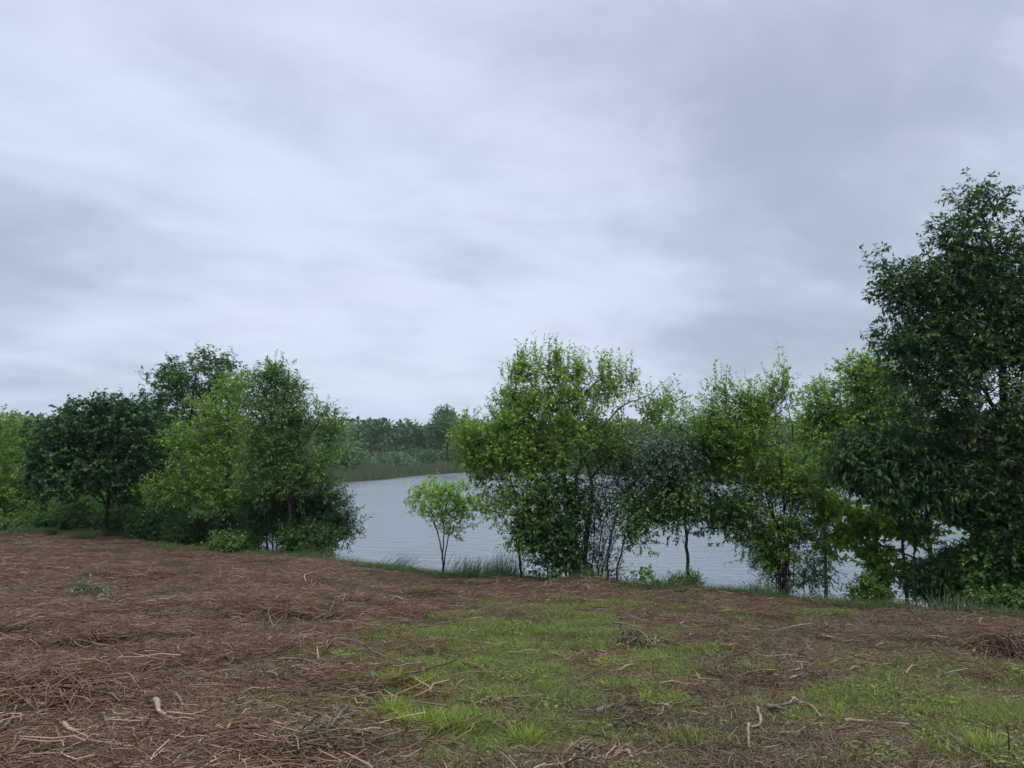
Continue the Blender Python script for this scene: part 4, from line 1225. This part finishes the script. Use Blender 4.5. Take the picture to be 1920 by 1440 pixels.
RG = 'rough grass clumps along the bank top'
for i, (px, dD, n, h, wind, sp, mat, lab) in enumerate([
        (655, .6, 130, .34, (.5, 0), .35, 'grass_dark', 'low rough clump at the foot of the leaning dark shrub'),
        (700, .4, 90, .30, (.9, 0), .25, 'grass_dark', 'short wind bent clump left of the long leaning one'),
        (745, .6, 120, .62, (1.1, 0), .22, 'grass_dark', 'long grass clump leaning far right before the open water'),
        (605, .5, 120, .42, (.5, 0), .3, 'grass_dark', 'ragged grass clump under the dark shrub at the left shore'),
        (870, .5, 130, .55, (.25, 0), .18, 'grass_dark', 'upright grass clump just right of the sapling'),
        (905, .3, 150, .52, (.3, 0), .22, 'grass_dark', 'thick blue green clump between sapling and vine'),
        (945, .4, 130, .60, (.2, 0), .2, 'grass_dark', 'tall thin clump left of the small dark stem'),
        (1110, .4, 120, .42, (0, 0), .2, 'grass', 'grass clump at the right foot of the tangled trunk'),
        (1262, .4, 150, .42, (.35, 0), .2, 'grass_dark', 'arching clump left of the slender tree'),
        (1330, .3, 90, .24, (.2, 0), .2, 'grass', 'short clump right of the slender tree'),
        (1432, .3, 120, .36, (.2, 0), .2, 'grass_dark', 'clump at the left foot of the fan shaped tree'),
        (1545, .3, 60, .2, (.2, 0), .25, 'grass_dark', 'sparse clump right of the fan shaped tree'),
        (1790, .2, 120, .36, (.1, 0), .25, 'grass_dark', 'clump in front of the strap leaved bush'),
        (800, .5, 40, .35, (1.0, 0), .12, 'grass_dark', 'few leaning blades left of the sapling')]):
    D = float(np.interp(px, [a for a, _, _ in _br], [b for _, b, _ in _br])) - (.8 if px > 820 else .45) + dD * .2
    clump('grass_clump', lab, 'grass clump', px, D, n * 2, h * 1.15, .010, .28, wind, mat, 500 + i, RG, sp)

# fresh tufts standing on the clearing
TG = 'grass tufts on the clearing'
for i, (px, py, hp, wid, mat, lab) in enumerate([
        (740, 1282, 34, 22, 'tuft', 'yellow green tuft on brown litter left of its bigger twin'),
        (795, 1290, 36, 26, 'tuft', 'bright yellow green tuft above the red vine'),
        (790, 1372, 46, 60, 'tuft', 'largest bright grass tuft low in the middle of the view'),
        (745, 1345, 44, 34, 'tuft', 'bright tuft at the left end of the big grass patch'),
        (850, 1380, 44, 40, 'tuft', 'bright tuft right of the largest one'),
        (985, 1398, 46, 34, 'tuft', 'spiky tuft alone near the bottom centre'),
        (1142, 1292, 22, 36, 'tuft', 'wide low yellowish tuft below the grass bank'),
        (1112, 1260, 22, 26, 'tuft', 'small tuft with reddish base left of its neighbour'),
        (1140, 1252, 24, 26, 'tuft', 'tuft at the right end of the central grass patch'),
        (1186, 1296, 22, 20, 'tuft', 'small tuft between the wide low tuft and bare ground'),
        (1212, 1320, 26, 20, 'tuft', 'fresh tuft above the dark split log'),
        (1268, 1322, 26, 22, 'tuft', 'tuft right of the fresh one above the dark log'),
        (1406, 1262, 22, 26, 'grass', 'yellowish tuft on the bare brown right half'),
        (1447, 1264, 20, 22, 'grass', 'pale tuft right of the yellowish one'),
        (1420, 1340, 28, 36, 'grass', 'straggly yellow tuft left of the short thick log'),
        (1274, 1436, 26, 34, 'grass', 'tuft touching the bottom edge right of centre'),
        (1076, 1318, 28, 26, 'grass_dark', 'darker green tuft beside the thin twigs'),
        (1257, 1204, 14, 16, 'grass', 'tiny tuft right of the grey brush heap'),
        (1517, 1318, 22, 22, 'grass', 'olive tuft left of the right hand grass patch'),
        (1560, 1342, 28, 28, 'tuft', 'tuft at the left corner of the right hand grass patch'),
        (1646, 1314, 26, 26, 'tuft', 'upright tuft inside the right hand grass patch'),
        (1726, 1342, 26, 24, 'tuft', 'tuft in front of the two dark stubs'),
        (1850, 1418, 46, 46, 'tuft', 'large ragged yellow tuft near the bottom right corner'),
        (1676, 1252, 20, 22, 'grass_dark', 'darker tuft at the top of the right hand grass patch'),
        (1795, 1432, 34, 40, 'grass', 'tuft left of the ragged yellow one')]):
    p = on_ground(px, py); k = p[1] / FPX
    rg = np.random.default_rng(600 + i); n = int(60 + wid * 2.0)
    t = thing('grass_tuft', p, lab, 'grass tuft', TG)
    P = np.column_stack([rg.normal(0, wid * k * .33, n), rg.normal(0, wid * k * .33, n), np.full(n, -.015)])
    H = hp * k * rg.uniform(.5, 1.15, n)
    out = nrm(P + 1e-6)[:, :2] * .45 + rg.normal(0, .3, (n, 2))
    V, F, tt = blades(P, H, .012 * rg.uniform(.6, 1.2, n), out * H[:, None], rg, 4, tint=np.clip(rg.normal(.55, .2, n), 0, 1))
    b = link('blades', mesh_np('blades', V, F, 4, tint=tt, mats=[M[mat]]), t); b['kind'] = 'stuff'


# ------------------------------------------------------------------ sticks, logs, stubs
def stick(label, pts, r, mat, seed, cat='stick', name='fallen_stick', lift=0.045, fork=None, group='cut sticks lying on the clearing'):
    rg = np.random.default_rng(seed)
    W = []
    for q in pts:
        p = on_ground(q[0], q[1])
        up = q[2] if len(q) > 2 else 0.0
        W.append(p + np.array([0, 0, r + lift + up]))
    org = W[0].copy(); org[2] -= r
    t = thing(name, org, label, cat, group)
    L = smoothline(W, .05)
    L = L + rg.normal(0, r * .22, L.shape)
    q = np.linspace(0, 1, len(L))
    V, F = tube(L - org, r * (1.05 - .5 * q) * (1 + rg.normal(0, .06, len(q))), 7, .25, rg)
    sh = link('shaft', mesh_np('shaft', V, F, 4, smooth=True, mats=[M[mat]]), t)
    # a side spur or two
    for s in range(fork if fork is not None else int(rg.random() < .45)):
        i = int(len(L) * rg.uniform(.25, .75)); d = nrm(L[min(i + 1, len(L) - 1)] - L[i - 1])
        sd_ = nrm(np.cross(d, [0, 0, 1.0])) * rg.choice([-1, 1])
        ln = rg.uniform(.08, .2) * (1 + 10 * r)
        e = L[i] + (d * .7 + sd_ * .6 + np.array([0, 0, .15])) * ln
        V, F = tube(smoothline([L[i], (L[i] + e) / 2 + rg.normal(0, .01, 3), e], .05) - org, np.linspace(r * .5, r * .25, len(smoothline([L[i], (L[i] + e) / 2, e], .05))), 5)
        link('side_twig', mesh_np('side_twig', V, F, 4, smooth=True, mats=[M[mat]]), sh)
    return t


STK = [
    ('long thin brown stick left of the deep brush hollow', [(415, 1187), (470, 1202), (533, 1221)], .010, 'wood_grey'),
    ('thin stick propped up at the right of the deep brush hollow', [(492, 1204), (537, 1172, .08)], .009, 'wood_grey'),
    ('curved bare stem looping over the deep brush hollow', [(511, 1184), (500, 1160, .12), (512, 1143, .05)], .008, 'wood_grey'),
    ('thin curled stem left of the looping one', [(440, 1158), (446, 1170, .05), (456, 1184)], .008, 'wood_grey'),
    ('thick splintered pale branch near the bottom left', [(290, 1340, .03), (301, 1354), (322, 1368)], .021, 'wood_pale'),
    ('grey curved branch meeting the splintered pale one', [(328, 1325, .04), (340, 1343, .04), (339, 1362), (322, 1370)], .013, 'wood_grey'),
    ('straight grey stick slanting down at bottom left', [(193, 1353), (208, 1385), (228, 1412)], .013, 'wood_grey'),
    ('short pale split chip at bottom left', [(121, 1376), (128, 1385), (138, 1391)], .017, 'wood_pale'),
    ('pale stick on the reddish litter at far left', [(47, 1273), (75, 1292), (112, 1311)], .010, 'wood_pale'),
    ('pale thin stick left of the splintered branch', [(147, 1330), (170, 1341), (192, 1347)], .010, 'wood_pale'),
    ('short upright forked twig left of the pale thin stick', [(124, 1358), (133, 1340, .05), (137, 1315, .12)], .009, 'wood_grey'),
    ('crooked stick at the left edge near the bottom', [(2, 1385), (22, 1362), (32, 1340, .05)], .012, 'wood_grey'),
    ('long bowed brown stick lying level at bottom left', [(62, 1354), (130, 1357), (207, 1350)], .010, 'wood_red'),
    ('short pale peg below the bowed brown stick', [(150, 1359), (160, 1364), (173, 1371)], .010, 'wood_pale'),
    ('pinkish stick running off the bottom edge left of centre', [(337, 1397), (365, 1410), (397, 1436)], .012, 'wood_red'),
    ('dark stick crossing the bottom edge below the moss', [(350, 1437), (378, 1418), (404, 1410)], .011, 'wood_grey'),
    ('long grey stick curving before the green left of centre', [(517, 1248), (560, 1247), (607, 1261)], .011, 'wood_grey'),
    ('short snapped orange wood standing at the grass edge', [(597, 1248), (594, 1233, .05)], .011, 'wood_orange'),
    ('thin pale stick below the snapped orange wood', [(545, 1264), (562, 1257), (577, 1265)], .008, 'wood_pale'),
    ('pale reed stem lying at the left edge of the mulch', [(3, 1052), (23, 1051)], .014, 'wood_pale'),
    ('long forked fallen branch leaning up from the bottom edge', [(562, 1438), (600, 1408), (628, 1378, .03), (653, 1350, .05)], .014, 'wood_grey'),
    ('long reddish vine looping through the grass', [(731, 1275), (759, 1297), (792, 1309), (831, 1320), (853, 1305, .03)], .012, 'wood_red'),
    ('short reddish stick left of the looping vine', [(672, 1298), (686, 1303), (702, 1309)], .011, 'wood_red'),
    ('dark thin stick slanting beside the bright patch', [(697, 1291, .08), (708, 1310), (718, 1326)], .009, 'wood_grey'),
    ('thin bent stick on brown litter above the small tufts', [(640, 1207), (681, 1216), (700, 1232), (756, 1254)], .009, 'wood_grey'),
    ('stick with a pale end where mulch meets grass', [(612, 1225), (625, 1210), (640, 1194, .06)], .010, 'wood_red'),
    ('white stick beside the dark brush heap', [(744, 1126), (756, 1131), (770, 1132)], .014, 'wood_pale'),
    ('upright pale forked twig behind the hollow', [(617, 1163), (623, 1152, .06), (630, 1138, .12)], .010, 'wood_grey'),
    ('dark twig lying level at the top of the grass', [(740, 1177), (765, 1173), (794, 1174)], .010, 'wood_grey'),
    ('long dark twig curving along the upper grass edge', [(784, 1183), (820, 1179), (865, 1168)], .011, 'wood_grey'),
    ('straight bare stick across the grey brush heap', [(1148, 1175), (1185, 1182), (1238, 1198)], .010, 'wood_grey'),
    ('bare stick standing from the front of the grey brush heap', [(1179, 1232), (1175, 1214, .05), (1168, 1200, .09)], .009, 'wood_grey'),
    ('small pale curved twig on bare ground right of centre', [(1307, 1275), (1312, 1285), (1324, 1294)], .010, 'wood_pale'),
    ('hooked pale twig below the fresh tufts', [(1239, 1355), (1245, 1337), (1262, 1329)], .009, 'wood_pale'),
    ('white crooked twig on dark soil low on the right', [(1421, 1355, .05), (1426, 1373), (1409, 1381)], .012, 'wood_pale'),
    ('pale upright twig below the white crooked one', [(1404, 1392, .06), (1405, 1420), (1411, 1434)], .010, 'wood_pale'),
    ('short thick dark log right of the straggly tuft', [(1438, 1342), (1455, 1345), (1471, 1347)], .022, 'wood_grey'),
    ('dark split log in the grass right of centre', [(1120, 1354), (1135, 1347), (1151, 1341)], .024, 'wood_grey'),
    ('small tan chip touching the bottom edge', [(1175, 1428), (1185, 1437)], .014, 'wood_pale'),
    ('forked dark stick at the bottom edge left of the tan chip', [(1088, 1438), (1102, 1428), (1117, 1413)], .012, 'wood_grey'),
    ('long straight pale pole lying level at lower right', [(1584, 1368), (1640, 1371), (1702, 1374)], .014, 'wood_pale'),
    ('dark stick just below the long pale pole', [(1625, 1379), (1660, 1380), (1697, 1378)], .011, 'wood_grey'),
    ('white chunk of wood on the bare right half', [(1541, 1205), (1552, 1208), (1564, 1207)], .024, 'wood_pale'),
    ('thin stick pointing at the white chunk of wood', [(1514, 1202), (1541, 1203)], .010, 'wood_grey'),
    ('pale bent stick above the right hand tufts', [(1485, 1322), (1500, 1331), (1521, 1337), (1540, 1358)], .011, 'wood_pale'),
    ('pale short stick left of the right hand grass patch', [(1482, 1285), (1495, 1279), (1506, 1278)], .012, 'wood_pale'),
    ('pale splinter near the right hand brush heap', [(1826, 1234), (1835, 1223, .03)], .015, 'wood_pale'),
    ('long thin stick behind the right hand grass patch', [(1751, 1236), (1790, 1236), (1829, 1238)], .010, 'wood_grey'),
    ('pale stick slanting inside the right hand grass patch', [(1699, 1274), (1710, 1267, .03), (1720, 1260)], .009, 'wood_pale'),
    ('black stick standing upright near the bottom right corner', [(1893, 1426), (1893, 1422, .08), (1891, 1418, .15)], .005, 'bark_dark'),
    ('first of two parallel sticks at the bottom right', [(1779, 1392), (1808, 1412), (1837, 1438)], .010, 'wood_grey'),
    ('second of two parallel sticks, nearer the bottom right corner', [(1760, 1398), (1790, 1420), (1815, 1439)], .009, 'wood_grey'),
    ('straight pale stick on the bank top before the fan shaped tree', [(1465, 1118), (1500, 1125), (1525, 1130)], .014, 'wood_pale'),
    ('dark upright stub in the middle of the left mulch', [(411, 1090), (413, 1082, .06), (412, 1076, .14)], .010, 'wood_grey'),
    ('short stub behind the left brush hollow', [(585, 1106), (584, 1099, .1)], .010, 'wood_grey'),
    ('bent pale stem on the litter above the hollow', [(574, 1097), (572, 1088, .04), (600, 1077)], .012, 'wood_pale'),
]
for i, (lab, pts, r, mat) in enumerate(STK):
    stick(lab, pts, r, mat, 700 + i, fork=2 if 'fork' in lab else (0 if 'stand' in lab else None))


def brush_heap(label, px, py, w, h, n, mat, seed, tint=.45, rad=.0045, lmax=.7, sink=0.0):
    rg = np.random.default_rng(seed)
    p = on_ground(px, py); k = p[1] / FPX
    t = thing('brush_heap', p, label, 'brush heap', 'brush heaps on the clearing')
    R = w * k / 2; Hh = h * k * 1.3
    a = rg.random(n) * 6.283; r = R * np.sqrt(rg.random(n))
    c = np.stack([r * np.cos(a), r * np.sin(a) * .7, np.zeros(n)], -1)
    c[:, 2] = Hh * (1 - (r / R) ** 2) * rg.random(n) + .01
    L = rg.uniform(.15, lmax, n); th = rg.random(n) * 6.283; el = rg.normal(0, .28, n)
    d = np.stack([np.cos(th) * np.cos(el), np.sin(th) * np.cos(el), np.sin(el)], -1)
    s = np.stack([-np.sin(th), np.cos(th), np.zeros(n)], -1)
    q = np.linspace(-.5, .5, 6)
    P = c[:, None] + d[:, None] * (L[:, None] * q)[..., None] + s[:, None] * ((rg.normal(0, .5, n) * L)[:, None] * (q ** 2 - .08))[..., None] - np.array([0, 0, 1.]) * (Hh * 1.2 * (4 * q ** 2) * rg.random((n, 1)))[..., None]
    P[..., 2] = np.maximum(P[..., 2], .0) + rg.normal(0, .006, P.shape[:2])
    p0 = P[:, :-1].reshape(-1, 3); p1 = P[:, 1:].reshape(-1, 3)
    rr = np.repeat(rad * rg.uniform(.5, 1.5, n), 5)
    V, F = cones(p0, p1, rr, rr * .9, 4)
    tt = np.repeat(np.clip(rg.normal(tint, .2, n), 0, 1), 5 * 8)
    b = link('branches', mesh_np('branches', V, F, 4, tint=tt, mats=[M[mat]]), t); b['kind'] = 'stuff'
    return t


brush_heap('wide low heap of brown stems over a dark hollow left of centre', 520, 1172, 190, 30, 420, 'straw', 801, .45)
brush_heap('small dark oval heap of twigs near the sapling', 790, 1124, 80, 14, 190, 'straw_grey', 802, .25)
brush_heap('low dark heap at the back of the left mulch', 245, 1084, 110, 14, 210, 'straw', 803, .4)
brush_heap('tangle of bare grey twigs right of the central grass', 1195, 1208, 110, 24, 190, 'straw_grey', 804, .5, .005, .6)
brush_heap('reddish brown heap of stems at the right edge', 1885, 1232, 120, 40, 420, 'straw', 805, .4)
brush_heap('low reddish heap before the big right tree', 1790, 1152, 170, 16, 320, 'straw', 806, .45)
brush_heap('flat dark twig heap at the bottom left of centre', 590, 1400, 190, 26, 260, 'straw_grey', 807, .45, .005)
brush_heap('sprawling heap of long stems at lower left', 90, 1310, 260, 40, 420, 'straw', 808, .5)
brush_heap('small dug up clod heap in the grass', 930, 1338, 120, 16, 240, 'straw_grey', 809, .12, .004, .25)
brush_heap('dark twig heap near the log in the right grass', 1160, 1352, 150, 16, 240, 'straw_grey', 810, .3, .0045, .4)
brush_heap('heap of cut stems on the bank right of the fan shaped tree', 1585, 1136, 150, 14, 240, 'straw_grey', 811, .5, .005, .7)
brush_heap('heap of cut stems on the bank before the tangled trunk', 1090, 1098, 170, 14, 260, 'straw_tan', 812, .4, .005, .6)
brush_heap('small heap of reddish stems in the middle of the left mulch', 165, 1215, 120, 22, 260, 'straw', 813, .35)

# the pale weed on the mulch
plant('weed', 'grey green leafy weed sprawling alone on the left mulch', 'plant', float(on_ground(160, 1118)[1]), 160,
      [([(158, 'g'), (156, 1110), (154, 1100)], .006, .003), ([(168, 'g'), (178, 1122), (192, 1128)], .005, .003)],
      [(155, 1104, 14, 12), (170, 1118, 16, 6), (192, 1128, 16, 5)], 30, 'silver', 'bark', tips=22, per=2, nl=6, leaf=.06, aspect=.4, length=(.06, .14), scatter=.02,
      first_part='stem', stem_part='stem', part='leaves', crown_from=.1)


def stone(label, px, py, wpx, seed):
    rg = np.random.default_rng(seed); p = on_ground(px, py); r = wpx * p[1] / FPX / 2
    nu, nv = 12, 7; V = []
    for i in range(nv):
        for j in range(nu):
            a, b = j / nu * 6.283, math.pi * i / (nv - 1)
            q = np.array([math.sin(b) * math.cos(a), math.sin(b) * math.sin(a) * .7, math.cos(b) * .5])
            V.append(q * r * (1 + .25 * (fbm(q[0] * 2 + seed, q[1] * 2 + q[2], seed, 2) - .5) * 2))
    F = [[i * nu + j, i * nu + (j + 1) % nu, (i + 1) * nu + (j + 1) % nu, (i + 1) * nu + j] for i in range(nv - 1) for j in range(nu)]
    o = link('stone', mesh_np('stone', np.array(V), np.array(F), 4, smooth=True, mats=[M['wood_pale']]))
    o.location = p + np.array([0, 0, r * .25])
    tag(o, label, 'stone')


stone('pale buff stone on the bank under the big right tree', 1831, 1143, 14, 1)
stone('small whitish stone in the mossy grass left of centre', 604, 1326, 8, 2)

print('triangles', sum(sum(len(p.vertices) - 2 for p in [m.polygons[0]]) * len(m.polygons) for m in bpy.data.meshes if len(m.polygons)))


# ------------------------------------------------------------------ a little air between here and the far wood
def haze():
    m = bpy.data.materials.new('damp_air'); m.use_nodes = True
    T = NT(m.node_tree)
    v = T.n('ShaderNodeVolumePrincipled', inp={'Color': (0.80, 0.88, 1.0, 1.0), 'Density': 0.00028, 'Anisotropy': 0.2})
    out = T.n('ShaderNodeOutputMaterial'); m.node_tree.links.new(v.outputs[0], out.inputs['Volume'])
    x, y0, y1, z0, z1 = 1600, -200, 2700, -8, 24
    V = np.array([(a, b, c) for c in (z0, z1) for a, b in ((-x, y0), (x, y0), (x, y1), (-x, y1))], float)
    F = np.array([(0, 3, 2, 1), (4, 5, 6, 7), (0, 1, 5, 4), (1, 2, 6, 5), (2, 3, 7, 6), (3, 0, 4, 7)])
    tag(link('haze', mesh_np('haze', V, F, 4, mats=[m])), 'thin damp air over the lake and the far wood', 'haze', kind='stuff')


haze()
